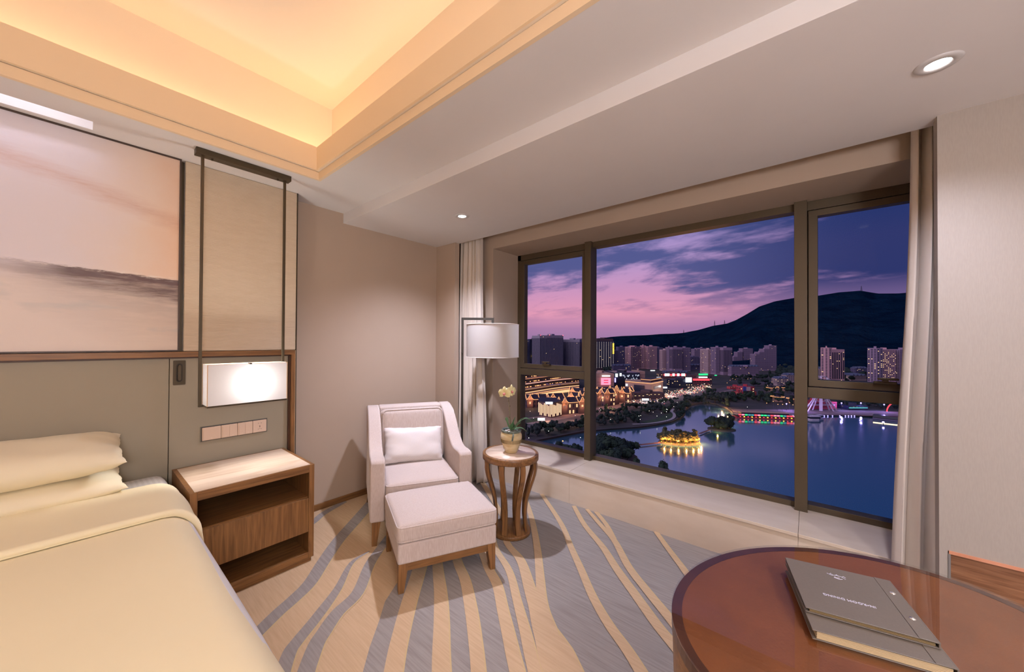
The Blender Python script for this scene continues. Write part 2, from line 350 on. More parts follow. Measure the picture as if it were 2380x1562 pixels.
MB().hexa([(2.640, -1.5, .500), (2.698, -1.5, .488), (2.698, -.478, .488), (2.640, -.467, .500)], [(2.640, -1.5, .514), (2.70, -1.5, .5115), (2.70, -.467, .5115), (2.640, -.467, .514)]).build('niche_top_lip', COPPER, nc)
MB().hexa([(2.641, -.4725, .06), (2.698, -.480, .06), (2.698, -.4655, .06), (2.641, -.4655, .06)], [(2.641, -.4725, .500), (2.698, -.480, .488), (2.698, -.4655, .488), (2.641, -.4655, .500)]).build('niche_side_lip', mat('grey_edge_strip', L(120, 116, 112), .5), nc)
MB().box(XB - .12, YB, 0, XB, YH, 3.4).build('wall_back', WALL, **S)
MB().box(XB - .12, YB - .12, 0, 3.55, YB, 3.4).build('wall_rear', WALL, **S)
bb = MB().box(1.21, YH - .014, 0, 2.69, YH, .052).box(2.678, 2.83, 0, 2.692, YH - .014, .052)
bb.build('baseboard_left', WALN_X, bevel=.002, **S)

# ceiling
COVEF = mat('cream_fascia_cove_glow', (.88, .70, .47, 1), .9)  # cream paint pushed to orange, cove light put into the colour
TX0, TX1, TY0, TY1 = -2.05, 1.137, -1.15, 2.606
c = MB()
c.box(XB, TY1, ZC, 1.59, 2.81, ZC + .05).box(XB, 2.925, ZC, 1.59, YH, ZC + .05).box(.047, 2.81, ZC, 1.59, 2.925, ZC + .05).box(XB, 2.81, ZC, -1.45, 2.925, ZC + .05)
c.box(TX1, YB, ZC, 1.59, TY1, ZC + .05).box(XB, YB, ZC, TX0, TY1, ZC + .05).box(TX0, YB, ZC, TX1, TY0, ZC + .05)
c.build('ceiling', WHITE, **S); CE = D.objects['ceiling']
MB().box(1.59, YB, ZB, 2.755, YH, ZC + .05).build('window_bulkhead', WHITE, CE, bevel=.002)
MB().box(2.755, YB, ZC + .12, 3.0, YH, ZC + .17).box(2.755, YB, ZC + .04, 2.765, YH, ZC + .13).build('curtain_pocket', WHITE, CE)
def ring(x0, x1, y0, y1, t, z0, z1, mb=None):    # frame of thickness t outside the rectangle
    mb = mb or MB()
    mb.box(x0 - t, y1, z0, x1 + t, y1 + t, z1).box(x0 - t, y0 - t, z0, x1 + t, y0, z1).box(x1, y0, z0, x1 + t, y1, z1).box(x0 - t, y0, z0, x0, y1, z1); return mb
ring(TX0 + .002, TX1 - .002, TY0 + .002, TY1 - .002, .02, ZC - .001, 2.645).build('tray_step', COVEF, CE)
fx0, fx1, fy0, fy1 = TX0 + .027, TX1 - .027, TY0 + .027, TY1 - .027
ring(fx0 - .012, fx1 + .012, fy0 - .012, fy1 + .012, .24, 2.6475, 2.656).build('trough_floor', COVEW, CE)
ring(fx0, fx1, fy0, fy1, .0119, 2.646, 2.806).build('tray_fascia', COVEF, CE)
bx0, bx1, by0, by1 = fx0 - .2, fx1 + .2, fy0 - .2, fy1 + .2
ring(bx0, bx1, by0, by1, .04, 2.646, ZT).build('tray_wall', COVEW, CE)
MB().box(bx0 - .04, by0 - .04, ZT, bx1 + .04, by1 + .04, ZT + .04).build('tray_top', mat('tray_ceiling_cove_glow', (.86, .80, .70, 1), .9), CE)  # a paler share of the cove light put into the ceiling colour
sl = MB().box(-1.448, 2.80, ZC + .0005, .045, 2.812, ZC + .15).box(-1.448, 2.923, ZC + .0005, .045, 2.935, ZC + .15).box(.045, 2.80, ZC + .0005, .057, 2.935, ZC + .15).box(-1.46, 2.8, ZC + .0005, -1.448, 2.935, ZC + .15).box(-1.46, 2.8, ZC + .15, .057, 2.935, ZC + .16)
sl.build('light_slot', WHITE, CE)
def light(name, typ, loc, energy, col, parent=None, rot=(0, 0, 0), **k):
    l = D.lights.new(name, typ); l.energy = energy; l.color = col
    for q, v in k.items(): setattr(l, q, v)
    o = D.objects.new(name, l); COL.objects.link(o); o.location = loc; o.rotation_euler = rot
    if parent: o.parent = parent
    return o
# warm strips lying in the tray trough, shining up
per = 2 * (fx1 - fx0 + fy1 - fy0)
for nm, cx_, cy_, sx_, sy_ in (('a', (fx0 + fx1) / 2, fy1 + .11, fx1 - fx0 + .2, .05), ('b', (fx0 + fx1) / 2, fy0 - .11, fx1 - fx0 + .2, .05), ('c', fx1 + .11, (fy0 + fy1) / 2, .05, fy1 - fy0 + .2), ('d', fx0 - .11, (fy0 + fy1) / 2, .05, fy1 - fy0 + .2)):
    light('cove_light', 'AREA', (cx_, cy_, 2.765), P_COVE * max(sx_, sy_) / 3, C_WARM, rot=(pi, 0, 0), shape='RECTANGLE', size=sx_, size_y=sy_)
    MB().box(cx_ - sx_ / 2, cy_ - sy_ / 2, 2.656, cx_ + sx_ / 2, cy_ + sy_ / 2, 2.758).build('led_batten', COVEW, CE)
light('slot_light', 'AREA', (-.70, 2.845, ZC + .145), P_SLOT, C_COOL, shape='RECTANGLE', size=1.44, size_y=.03)
for x_, y_ in ((-1.3, -1.8), (.9, -1.9), (-2.3, .8)):  # added fill spots behind the camera, without fixtures
    light('rear_fill_spot', 'SPOT', (x_, y_, ZC - .03), P_BACK * .6, C_NEUT, spot_size=radians(150), spot_blend=.8, shadow_soft_size=.04)

light('rear_fill_light', 'POINT', (-.35, -1.35, 1.75), P_BACK, C_NEUT, shadow_soft_size=.28)  # added unseen fill light behind the camera, no lamp body
MB().box(XB, YB, 3.4, 3.55, YH, 3.45).build('slab_above', WHITE, CE)
# round downlights in the bulkhead
DLM = emit('downlight_lens', (1, .98, 1, 1), 14)
TRIM = mat('white_trim_metal', (.62, .60, .58, 1), .35)
for i, (x_, y_, lb) in enumerate(((2.155, 2.184, 'small round white downlight in the bulkhead above the armchair'), (2.147, -.36, 'large bright round downlight in the bulkhead at upper right'))):
    e = empty('downlight', (x_, y_, ZB), label=lb, cat='downlight', group='downlights in the window bulkhead')
    MB().lathe([(.032, -.001), (.036, -.006), (.056, -.006), (.062, -.0005), (.062, .001), (.032, .001)], n=40, cap0=False, cap1=False).build('trim_ring', TRIM, e)
    MB().lathe([(.0001, -.002), (.032, -.002), (.032, .0)], n=32, cap0=False, cap1=False).build('lens', DLM, e)
    light('downlight_beam', 'SPOT', (0, 0, -.012), P_DOWN * (1 if i == 0 else .42), C_COOL, e, spot_size=radians(132), spot_blend=1.0, shadow_soft_size=.03)

# window: sill, frames, mullions, panes (bay of three lights; a fourth continues behind the right curtain)
ws = empty('window_1', **S)
fy = [(1.664, YL), (.082, 1.600), (-.82, .013)]          # three lights between the mullions
XG = 3.42
MB().box(3.35, 1.600, ZS, 3.485, 1.664, ZR).build('mullion', FRAME, ws, bevel=.002)
MB().box(3.35, .013, ZS, 3.485, .082, ZR).build('mullion', FRAME, ws, bevel=.002)
MB().box(3.35, -.89, ZS, 3.485, -.82, ZR).build('mullion', FRAME, ws, bevel=.002)
MB().box(3.40, YL - .045, ZS, 3.5, YL, ZR).build('jamb', FRAME, ws, bevel=.002)
for k, (a, b_) in enumerate(fy):
    o = MB().box(3.40, a, 2.385 if k == 1 else 2.375, 3.5, b_, ZR).build('head_frame', FRAME, ws, bevel=.002)
    MB().box(3.41, a, ZS - .02, 3.5, b_, .325).build('bottom_frame', FRAME, ws, bevel=.002)
def pane(y0, y1, z0, z1, par, x=3.445):
    MB().box(x, y0, z0, x + .006, y1, z1).build('pane', PANE, par)
pane(.082, 1.6, .325, 2.385, ws)
for a, b_ in (fy[0], (-.82, .013)):
    yy0, yy1 = (a, b_ - .045) if b_ > 1 else (a, b_)
    MB().box(3.395, yy0, 1.07, 3.5, yy1, 1.145).build('transom', FRAME, ws, bevel=.003)
    s_ = empty('sash'); s_.parent = ws
    MB().box(3.43, yy1 - .03, 1.07, 3.49, yy1 + .004, 2.38).box(3.43, yy0 - .004, 1.07, 3.49, yy0 + .03, 2.38).build('jamb', FRAME, ws)
    t = .052
    MB().box(3.39, yy0 + .004, 1.150, 3.46, yy1 - .004, 1.150 + t - .004).box(3.39, yy0 + .004, 2.325, 3.46, yy1 - .004, 2.37).box(3.39, yy0 + (.004 if b_ > 1 else .004), 1.19, 3.46, yy0 + (.045 if b_ < 1 else .048), 2.33).box(3.39, yy1 - .055, 1.19, 3.46, yy1 - .004, 2.33).build('sash_frame', FRAME, s_, bevel=.004)
    pane(yy0 + .04, yy1 - .05, 1.2, 2.33, s_, 3.43)
    hy = 2.12 if b_ > 1 else -.35
    MB().box(3.365, hy - .05, 1.195, 3.395, hy + .05, 1.212).box(3.352, hy - .014, 1.21, 3.38, hy + .014, 1.232).box(3.345, hy - .055, 1.222, 3.365, hy + .035, 1.236).build('handle', FRAME, s_, bevel=.004)
    pane(yy0, yy1, .325, 1.07, ws)
pane(-1.55, -.89, .325, 2.39, ws)
si = empty('trim_1', **S)
seams = [2.522, 1.61, .0555, -1.6]
for a, b_ in zip(seams[1:], seams[:-1]):
    MB().box(2.945, a + .0008, ZS - .02, 3.42, b_ - .0008, ZS).build('stone_slab', SILLST, si, bevel=.002)
    MB().box(2.957, a + .0008, 0, 2.97, b_ - .0008, ZS - .0205).build('front_slab', SILLST, si)
MB().box(2.97, YR, 0, 3.4, YL, ZS - .021).build('sill_core', SILLST, si)

# ------------------------------------------------------------------ headboard wall
hb = empty('headboard', (0, 0, 0), label='long headboard of grey-green upholstered panels in a walnut frame', cat='headboard')
for a, b_ in ((-1.5, -.561), (-.559, .388), (.391, 1.089)):
    MB().box(a, 3.004, .02, b_, 3.04, 1.329).build('upholstered_panel', GREYLE, hb, bevel=.003)
MB().box(-1.53, 2.972, 1.338, 1.1285, 3.04, 1.372).build('top_rail', WALN_X, hb, bevel=.001)
MB().box(1.102, 2.9715, 0, 1.129, 3.04, 1.339).build('end_stile', WALN_Z, hb, bevel=.001)
MB().box(1.089, 2.99, 0, 1.102, 3.04, 1.338).box(-1.5, 2.99, 1.329, 1.102, 3.04, 1.338).build('shadow_rebate', mat('dark_walnut_edge', L(70, 42, 26), .5), hb)
MB().box(-1.55, 3.04, 0, 1.1285, YH, 1.372).build('backing', WALN_X, hb)
# reading light niche
rl = empty('reading_light', (.438, 3.004, 1.237), label='slim black reading light folded into a recessed plate on the headboard', cat='reading light')
pl = MB(); o_ = rrect(.062, .156, .004, 2); i_ = rrect(.030, .118, .0149, 8)
no = len(o_)
MB().prism(o_, lambda a, b, h: (a, -h, b), -.001, .004).build('plate', BRONZE, rl)
MB().prism(i_, lambda a, b, h: (a, -h, b), .003, .0045).build('recess', DARKP, rl)
MB().prism([(p[0] * .6, p[1] * .84) for p in i_], lambda a, b, h: (a, -h, b), .004, .018).build('lamp_arm', BRONZE, rl, bevel=.003)
# switches and socket
sk = empty('switch_panel', (.7485, 3.004, .821), label='row of champagne switches and a socket sunk in the headboard above the nightstand', cat='switch')
MB().box(-.2, -.003, -.05, .2, .002, .05).build('recess_frame', mat('grey_green_trim', L(104, 100, 90), .5), sk, bevel=.002)
MB().box(-.194, -.0042, -.046, .194, -.002, .046).build('dark_gap', DARKP, sk)
edges = [-.192, -.087, .009, .102, .192]
for i in range(4):
    a, b_ = edges[i] + .0008, edges[i + 1] - .0008
    p_ = MB().box(a, -.014, -.043, b_, -.003, .043).build('switch_plate' if i < 3 else 'socket', SWITCH, sk, bevel=.0025)
    q = 1 if i == 0 else 2
    if i < 3:
        for k in range(q):
            w_ = (b_ - a - .014) / q
            r_ = MB().box(a + .007 + k * w_ + .0006, -.0165, -.040, a + .007 + (k + 1) * w_ - .0006, -.012, .040).build('rocker', SWITCH, p_, bevel=.001)
            MB().box(a + .007 + (k + .5) * w_ - .004, -.0171, -.031, a + .007 + (k + .5) * w_ + .004, -.016, -.0302).build('indicator', plain('indicator', L(250, 240, 230), .4), p_)
    else:
        h = MB(); cx_ = (a + b_) / 2
        for dx, dz, w_, t_ in ((-.009, .022, .006, .0022), (.009, .022, .006, .0022), (0, .001, .0035, .008), (0, -.004, .006, .003), (-.009, -.020, .006, .0022), (.009, -.020, .006, .0022), (0, -.016, .002, .005)):
            h.box(cx_ + dx - w_ / 2, -.0146, dz - t_ / 2, cx_ + dx + w_ / 2, -.0138, dz + t_ / 2)
        h.build('socket_holes', DARKP, p_)
# ribbed panel and its metal edge
rp = empty('wall_panel', label='ribbed beige wallcovering panel behind the hanging lamp', cat='wall panel')
MB().box(.452, 2.975, 1.3735, 1.134, 3.04, ZC).build('ribbed_face', RIB, rp, bevel=.006)
MB().box(.434, 3.01, 1.3735, .452, 3.04, ZC).build('recess_strip', BRONZE, rp)
MB().box(1.130, 2.975, 0, 1.134, 3.04, 1.372).build('side_strip', RIB, rp)
MB().box(1.134, 2.972, 0, 1.139, YH, ZC).build('metal_edge', BRONZE, rp)
MB().box(-1.6, 3.041, 1.374, 1.134, YH, ZC).build('core', WALL, rp)
# painting
pt = empty('painting', label='large abstract landscape painting in cream, peach and umber above the bed', cat='painting')
PAINT = D.materials.new('abstract_painting'); PAINT.use_nodes = True
n = N(PAINT.node_tree); b_ = n.n['Principled BSDF']; b_.inputs['Roughness'].default_value = .45; b_.inputs['Specular IOR Level'].default_value = .25
oc = n.a('ShaderNodeTexCoord').outputs['Object']; sp = n.a('ShaderNodeSeparateXYZ', i0=oc); px_, pz_ = sp.outputs[0], sp.outputs[2]
def nz(sc, st, det=6.0, ro=.6, lo=(0, 0, 0)):
    mp_ = n.a('ShaderNodeMapping', i0=oc); mp_.inputs['Scale'].default_value = st; mp_.inputs['Location'].default_value = lo
    return n.a('ShaderNodeTexNoise', Vector=mp_.outputs[0], Scale=sc, Detail=det, Roughness=ro).outputs[0]
big = nz(1.7, (1, 1, 1)); streak = nz(3.2, (1.1, 1, 9), 7.0, .65); fine = nz(16, (1, 1, 7), 6.0, .7)
xg = n.m('ADD', px_, n.m('MULTIPLY', n.m('SUBTRACT', big, .5), .5))
base = n.ramp(n.m('ADD', n.m('MULTIPLY', xg, .9), .42), [(0, L(228, 222, 232)), (.40, L(228, 220, 224)), (.66, L(232, 212, 196)), (.90, L(230, 192, 160))])
base = n.mix(n.ramp(pz_, [(.0, (0, 0, 0, 1)), (1, (0, 0, 0, 1))]), base, base)
below = n.ramp(n.m('SUBTRACT', 1.84, pz_), [(0, (0, 0, 0, 1)), (.10, (1, 1, 1, 1))])
base = n.mix(n.m('MULTIPLY', below, .7), base, L(240, 226, 214))
rust = n.m('SUBTRACT', n.m('ADD', pz_, n.m('MULTIPLY', px_, .28)), 2.30)
rust = n.ramp(n.m('ABSOLUTE', n.m('ADD', rust, n.m('MULTIPLY', n.m('SUBTRACT', streak, .5), .10))), [(0, (1, 1, 1, 1)), (.075, (0, 0, 0, 1))])
base = n.mix(n.m('MULTIPLY', n.m('MULTIPLY', rust, fine), .75), base, L(196, 148, 124))
yb = n.m('ADD', n.m('SUBTRACT', pz_, n.m('ADD', 1.835, n.m('MULTIPLY', px_, -.045))), n.m('MULTIPLY', n.m('SUBTRACT', fine, .5), .035))
wdt = n.m('ADD', .05, n.m('MULTIPLY', px_, .10))
upper = n.ramp(yb, [(0, (1, 1, 1, 1)), (.008, (0, 0, 0, 1))])
wdt = n.m('MAXIMUM', n.m('ADD', .10, n.m('MULTIPLY', px_, .14)), .045)
dens = n.ramp(n.m('DIVIDE', n.m('MULTIPLY', yb, -.25), wdt), [(0, (1, 1, 1, 1)), (.18, (.9, .9, .9, 1)), (.27, (.42, .42, .42, 1)), (.45, (.2, .2, .2, 1)), (.9, (0, 0, 0, 1))])
dark = n.m('MULTIPLY', upper, dens)
dark = n.m('MULTIPLY', dark, n.ramp(streak, [(.30, (.55, .55, .55, 1)), (.55, (1, 1, 1, 1))]))
left = n.ramp(n.m('ADD', px_, .45), [(.1, (.15, .15, .15, 1)), (.42, (1, 1, 1, 1))])
base = n.mix(n.m('MULTIPLY', dark, left), base, L(94, 74, 74))
wh = n.ramp(n.m('ABSOLUTE', n.m('SUBTRACT', yb, .012)), [(0, (1, 1, 1, 1)), (.02, (0, 0, 0, 1))])
base = n.mix(n.m('MULTIPLY', n.m('MULTIPLY', wh, n.ramp(fine, [(.5, (0, 0, 0, 1)), (.62, (1, 1, 1, 1))])), .7), base, L(240, 232, 224))
blue = n.ramp(nz(2.3, (1, 1, 3), 4.0, .5, (5.3, 0, 2.2)), [(.56, (0, 0, 0, 1)), (.68, (1, 1, 1, 1))])
base = n.mix(n.m('MULTIPLY', n.m('MULTIPLY', blue, below), .5), base, L(184, 190, 192))
n.l.new(base, b_.inputs['Base Color']); bp = n.a('ShaderNodeBump', Height=fine, Strength=.12, Distance=.003); n.l.new(bp.outputs[0], b_.inputs['Normal'])
MB().box(-1.55, 2.974, 1.383, .423, 3.0, 2.583).build('canvas', PAINT, pt)
f_ = MB(); f_.box(-1.56, 2.968, 1.375, .432, 3.03, 1.383).box(-1.56, 2.968, 2.583, .432, 3.03, 2.5925).box(.423, 2.968, 1.383, .432, 3.03, 2.583).box(-1.56, 2.968, 1.383, -1.55, 3.03, 2.583)
f_.build('frame', mat('dark_wood_frame', L(62, 44, 32), .45), pt)

# hanging lamp
BULBG = D.materials.new('clear_bulb'); BULBG.use_nodes = True; n = N(BULBG.node_tree); n.n.clear()
mx = n.a('ShaderNodeMixShader', i0=.12, i1=n.a('ShaderNodeBsdfTransparent').outputs[0], i2=n.a('ShaderNodeEmission', Strength=4.0).outputs[0]); n.l.new(mx.outputs[0], n.a('ShaderNodeOutputMaterial').inputs[0])
hl_ = empty('pendant_lamp', (.726, 2.728, ZC), label='rectangular white fabric pendant lamp hung on two dark bronze rods from a ceiling bar', cat='lamp')
MB().box(-.268, -.03, -.036, .262, .03, -.0005).build('canopy', BRONZE, hl_, bevel=.002)
for sx_ in (-.185, .185): MB().lathe([(.006, -.046), (.006, -.034)], (sx_, 0, 0), 12).build('screw', BRONZE, hl_)
for sx_ in (-.232, .229):
    MB().box(sx_ - .0075, -.0075, ZC * 0 - 1.548 if sx_ < 0 else -1.548, sx_ + .0075, .0075, -.036).build('rod', BRONZE, hl_, bevel=.001)
z0, z1 = 1.056 - ZC, 1.300 - ZC; x0, x1, y0, y1 = -.214, .222, -.098, .022
MB().box(x0 - .02, -.006, z0 - .012, x1, .006, z0).box(x0, y0, z0 - .010, x1, y0 + .012, z0).box(x0, y1 - .012, z0 - .010, x1, y1, z0).box(x0, y0 + .012, z0 - .010, x0 + .012, y1 - .012, z0).box(x1 - .012, y0 + .012, z0 - .010, x1, y1 - .012, z0).box(-.004, y0 + .01, z0 - .01, .004, y1 - .01, z0).build('lower_frame', BRONZE, hl_)
sh = MB(); sh.add([(x0, y0, z0), (x1, y0, z0), (x1, y1, z0), (x0, y1, z0), (x0, y0, z1), (x1, y0, z1), (x1, y1, z1), (x0, y1, z1)], [(0, 1, 5, 4), (1, 2, 6, 5), (2, 3, 7, 6), (3, 0, 4, 7)])
sd = sh.build('shade', SHADE, hl_)
PIPE = plain('cream_piping', L(222, 188, 150), .7)
pi_ = MB()
for x_ in (x0, x1):
    for y_ in (y0, y1): pi_.box(x_ - .002, y_ - .002, z0, x_ + .002, y_ + .002, z1)
pi_.box(x0, y0 - .001, z1 - .002, x1, y0 + .002, z1 + .001).box(x0, y1 - .002, z1 - .002, x1, y1 + .001, z1 + .001)
pi_.build('piping', PIPE, sd)
MB().box(.0, y0 - .003, z1 - .004, .014, y0 + .03, z1 + .005).build('clip', BRONZE, hl_)
MB().lathe([(.001, 0), (.02, .01), (.03, .04), (.024, .07), (.012, .085), (.012, .11)], (.03, -.038, z0 + .05), 20).build('bulb', BULBG, hl_)
light('pendant_bulb', 'POINT', (.03, -.040, z0 + .12), P_PEND, (1, .95, .93), hl_, shadow_soft_size=.035)

# ------------------------------------------------------------------ bed
bd = empty('bed', (-.56, 2.0, 0), label='wide bed dressed in white duvet with a broad folded-back top', cat='bed')
HW = .93
MB().box(-.88, -1.05, .05, .88, .99, .26).build('base', mat('bed_base_cloth', L(110, 96, 80), .8), bd, bevel=.01)
def section(u, hw, zt, r, zb, flare=.012):     # across the bed: u -1..1 -> x,z with rounded shoulders
    total = 2 * (hw - r) + 2 * (pi / 2 * r) + 2 * (zt - r - zb); s_ = abs(u) * total / 2
    if s_ < hw - r: x, z = s_, zt - .006 * (s_ / hw) ** 2
    elif s_ < hw - r + pi / 2 * r: a = (s_ - hw + r) / r; x, z = hw - r + r * sin(a), zt - r + r * cos(a) - .006
    else: d_ = s_ - (hw - r + pi / 2 * r); x, z = hw + flare * sin(min(1, d_ / .2) * pi / 2), zt - r - .006 - d_
    return (x if u > 0 else -x), z
def uu(i): return 2 * i - 1
def mattress_fn(zt, hw, r, zb, ya, yb_, wob=0.0, rf=.06, hd=.0):
    def fn(i, j):
        u = uu(i); x, z = section(u, hw, zt, r, zb)
        y = ya + (yb_ - ya) * j
        if j < .12:
            k = 1 - j / .12
            if rf < .05: z -= rf * (1 - sqrt(max(0, 1 - k * k)))
            else:
                y = ya + (yb_ - ya) * .12
                if k < .35: a = k / .35 * pi / 2; y -= rf * sin(a); z -= rf * (1 - cos(a))
                else: y -= rf + .01 * sin((k - .35) * 5); z -= rf + (k - .35) / .65 * .44
                z = max(z, zb)
        if hd and j > .94: k = (j - .94) / .06; z -= hd * (1 - sqrt(max(0, 1 - k * k)))
        if wob: z += wob * (sin(y * 7 + x * 3) * .5 + sin(x * 11 - y * 4) * .3); x += wob * .8 * sin(y * 5.3 + 1) * abs(u)
        return (x, y, z)
    return fn
MB().grid(mattress_fn(.628, HW, .045, .2, -1.04, .985, 0, .04, .010), 121, 40).build('mattress', SHEET, bd)
MB().grid(mattress_fn(.655, HW + .008, .11, .12, -1.31, .62, .003, .09), 141, 90).build('duvet', BEDL, bd)
def foldfn(i, j):
    u = uu(i); y0_ = .145 - .20 * max(0, abs(u) - .58) ** 1.2 / .42 ** 1.2 * .9
    if j < .12: a = j / .12 * pi; off = .013 * (1 - cos(a)) + .002; y = y0_ + .010 * (1 - sin(a)) ; off = .004 + .013 * (1 - cos(a))
    else: k = (j - .12) / .88; y = y0_ + .010 + k * (.655 - y0_); off = .030 - .002 * k + .003 * sin(k * 9 + u * 5)
    if j > .92: off -= .045 * ((j - .92) / .08) ** 2
    x, z = section(u, HW + .008 + off * .7, .655 + off, .115, .14)
    return (x, y, z)
MB().grid(foldfn, 141, 50).build('folded_duvet_top', BEDL, bd)
pip = []
for i in range(60):
    u = -1 + 2 * i / 59; x, z = section(u * .97, HW + .02, .662, .11, .14); pip.append((x, .145 - .20 * max(0, abs(u * .97) - .58) ** 1.2 / .42 ** 1.2 * .9 + .004, z))
MB().tube(pip, .0035, 6).build('fold_seam', BEDL, bd)

def pillow(name, w_, d_, h_, mat_, n_=44, ear=.05, seed=1, parent=None, wr=1.0, **t):
    rnd = random.Random(seed); ph = [rnd.uniform(0, 6) for _ in range(8)]
    def fn(sg):
        def g(i, j):
            u, v = 2 * i - 1, 2 * j - 1
            au, av = sin(u * pi / 2), sin(v * pi / 2)
            x = au * w_ / 2 * (1 - ear * (1 - av * av)); y = av * d_ / 2 * (1 - ear * 1.2 * (1 - au * au))
            k = max(0, (1 - au ** 4)) * max(0, (1 - av ** 4))
            z = sg * h_ / 2 * k ** .55
            e_ = (abs(au) ** 6 + abs(av) ** 6)
            z += wr * .006 * sin(au * 21 * abs(av) + ph[0]) * min(1, e_) * (1 - max(abs(au), abs(av)) ** 8) + wr * .004 * sin(5 * au + ph[1]) * sin(6 * av + ph[2]) * (1 - max(abs(au), abs(av)) ** 8)
            x += wr * .0035 * (sin(av * 9 + ph[3]) + .5 * sin(av * 23 + ph[5])) * abs(au) ** 8; y += wr * .002 * sin(au * 19 + ph[4]) * abs(av) ** 8
            return (x, y, z)
        return g
    mb = MB(); mb.grid(fn(1), n_, n_); g2 = fn(-1); mb.grid(lambda i, j: g2(1 - i, j), n_, n_)
    o = mb.build(name, mat_, parent, fix=True, **t); return o
PIL = mat('white_pillow_warm_lit', (.87, .78, .56, 1), .65, sheen=.15)  # pillows too carry the cove warmth in their colour
p1 = pillow('pillow', .80, .43, .135, PIL, seed=3, ear=.035, label='lower white bed pillow lying flat on the sheet', cat='pillow')
p1.location = (-.225, 2.785, .708); p1.rotation_euler = (radians(3), 0, radians(1))
p2 = pillow('pillow', .80, .43, .16, PIL, seed=8, ear=.035, label='upper white bed pillow stacked on the other one with a wrinkled edge', cat='pillow')
p2.location = (-.225, 2.79, .858); p2.rotation_euler = (radians(9), radians(-.5), radians(-.5))

# ------------------------------------------------------------------ nightstand
ns_ = empty('nightstand', (.73, 2.712, 0), label='open walnut nightstand with travertine top and a middle drawer beside the bed', cat='nightstand')
A, Bd, H_, t = .325, .272, .632, .034
MB().box(-A + .012, -Bd + .012, 0, A - .012, Bd, .022).build('plinth', WALN_X, ns_)
MB().box(-A, -Bd, .028, -A + t, Bd, H_ - .0).build('side_panel', WALN_Z, ns_, bevel=.0015)
MB().box(A - t, -Bd, .028, A, Bd, H_).build('side_panel', WALN_Z, ns_, bevel=.0015)
MB().box(-A + t, -Bd, .028, A - t, Bd, .066).build('bottom_board', WALN_X, ns_, bevel=.0015)
MB().box(-A + t, -Bd, H_ - .046, A - t, -Bd + .022, H_).box(-A + t, Bd - .022, H_ - .046, A - t, Bd, H_).box(-A + t, -Bd + .022, H_ - .046, A - t, Bd - .022, H_ - .018).build('top_frame', WALN_X, ns_)
MB().box(-A + t - .012, -Bd + .012, H_ - .017, A - t + .012, Bd - .02, H_ + .0015).build('stone_top', TRAV, ns_, bevel=.001)
MB().box(-A + t, -Bd + .02, .205, A - t, Bd - .02, .425).build('drawer_case', WALN_X, ns_)
MB().box(-A + t + .002, -Bd - .0, .200, A - t - .002, -Bd + .02, .418).build('drawer', WALN_Z, ns_, bevel=.001)
MB().box(-A + t, Bd - .014, .066, A - t - .085, Bd - .004, H_ - .046).build('back_panel', WALN_X, ns_)

# ------------------------------------------------------------------ armchair
ac = empty('armchair', (1.705, 2.111, 0), radians(-28.5), label='oatmeal linen armchair with low sweeping arms in the corner', cat='armchair')
prof = [(.0, .168), (.0, .575), (.006, .592), (.022, .601), (.06, .604), (.11, .601), (.16, .597), (.21, .599), (.26, .612), (.31, .638), (.37, .682), (.43, .736), (.49, .786), (.55, .826), (.61, .851), (.68, .866), (.75, .870), (.79, .862), (.80, .845), (.775, .168)]
for sg in (-1, 1):
    MB().prism(prof, lambda a, b, h: (h, a, b), sg * .272, sg * .375, True).build('arm', UPH, ac, bevel=.014, seg=3)
MB().prism([(.0, .168), (.0, .29), (.60, .29), (.66, .862), (.70, .872), (.77, .87), (.80, .845), (.775, .168)], lambda a, b, h: (h, a, b), -.274, .274, True).build('frame', UPH, ac, bevel=.014, seg=3)
sc_ = rbox(.540, .58, .135, .035, .018); o = sc_.build('seat_cushion', UPH, ac, fix=True); o.location = (0, .278, .291)
def piping(w_, d_, r, z, par, off=.002, rad=.0042, crown=0.0):
    pts = [(x, y, z + crown * (1 - (x / (w_ / 2)) ** 2) * 0) for x, y in rrect(w_ + off, d_ + off, r, 5)]
    dense = []
    for k in range(len(pts)):
        a, b__ = Vector(pts[k]), Vector(pts[(k + 1) % len(pts)])
        q = max(1, int((b__ - a).length / .04))
        for i in range(q): dense.append(a + (b__ - a) * i / q)
    return MB().tube(dense, rad, 7, closed=True).build('piping', UPH, par)
piping(.530, .570, .035, .121, o); piping(.530, .570, .035, .014, o)
bk = rbox(.530, .15, .445, .045, .0, sag=.10).build('back_cushion', UPH, ac, fix=True); bk.location = (0, .530, .415); bk.rotation_euler = (radians(-9), 0, 0)
q = MB().tube([(x, -.066, z + .2225) for x, z in rrect(.510, .425, .04, 5)], .0042, 7, closed=True).build('piping', UPH, bk)
q = MB().tube([(x, .066, z + .2225) for x, z in rrect(.510, .425, .04, 5)], .0042, 7, closed=True).build('piping', UPH, bk)
def leg(x, y, sx_, sy_, h, w_=.046, w2=.028, par=None, off=.0):
    b0 = [(x + sx_ * off, y + sy_ * off, 0), (x + sx_ * off - sx_ * w2, y + sy_ * off, 0), (x + sx_ * off - sx_ * w2, y + sy_ * off - sy_ * w2, 0), (x + sx_ * off, y + sy_ * off - sy_ * w2, 0)]
    t0 = [(x, y, h), (x - sx_ * w_, y, h), (x - sx_ * w_, y - sy_ * w_, h), (x, y - sy_ * w_, h)]
    return MB().hexa(b0, t0).build('leg', WALN_Z, par, fix=True, bevel=.0015)
for sx_ in (-1, 1):
    leg(sx_ * .36, .012, sx_, -1, .17, par=ac, w_=.06, w2=.034); leg(sx_ * .35, .765, sx_, 1, .17, par=ac, w_=.05, w2=.03, off=.02)
SATIN = mat('honeycomb_satin', L(232, 224, 220), .38, sheen=.4)
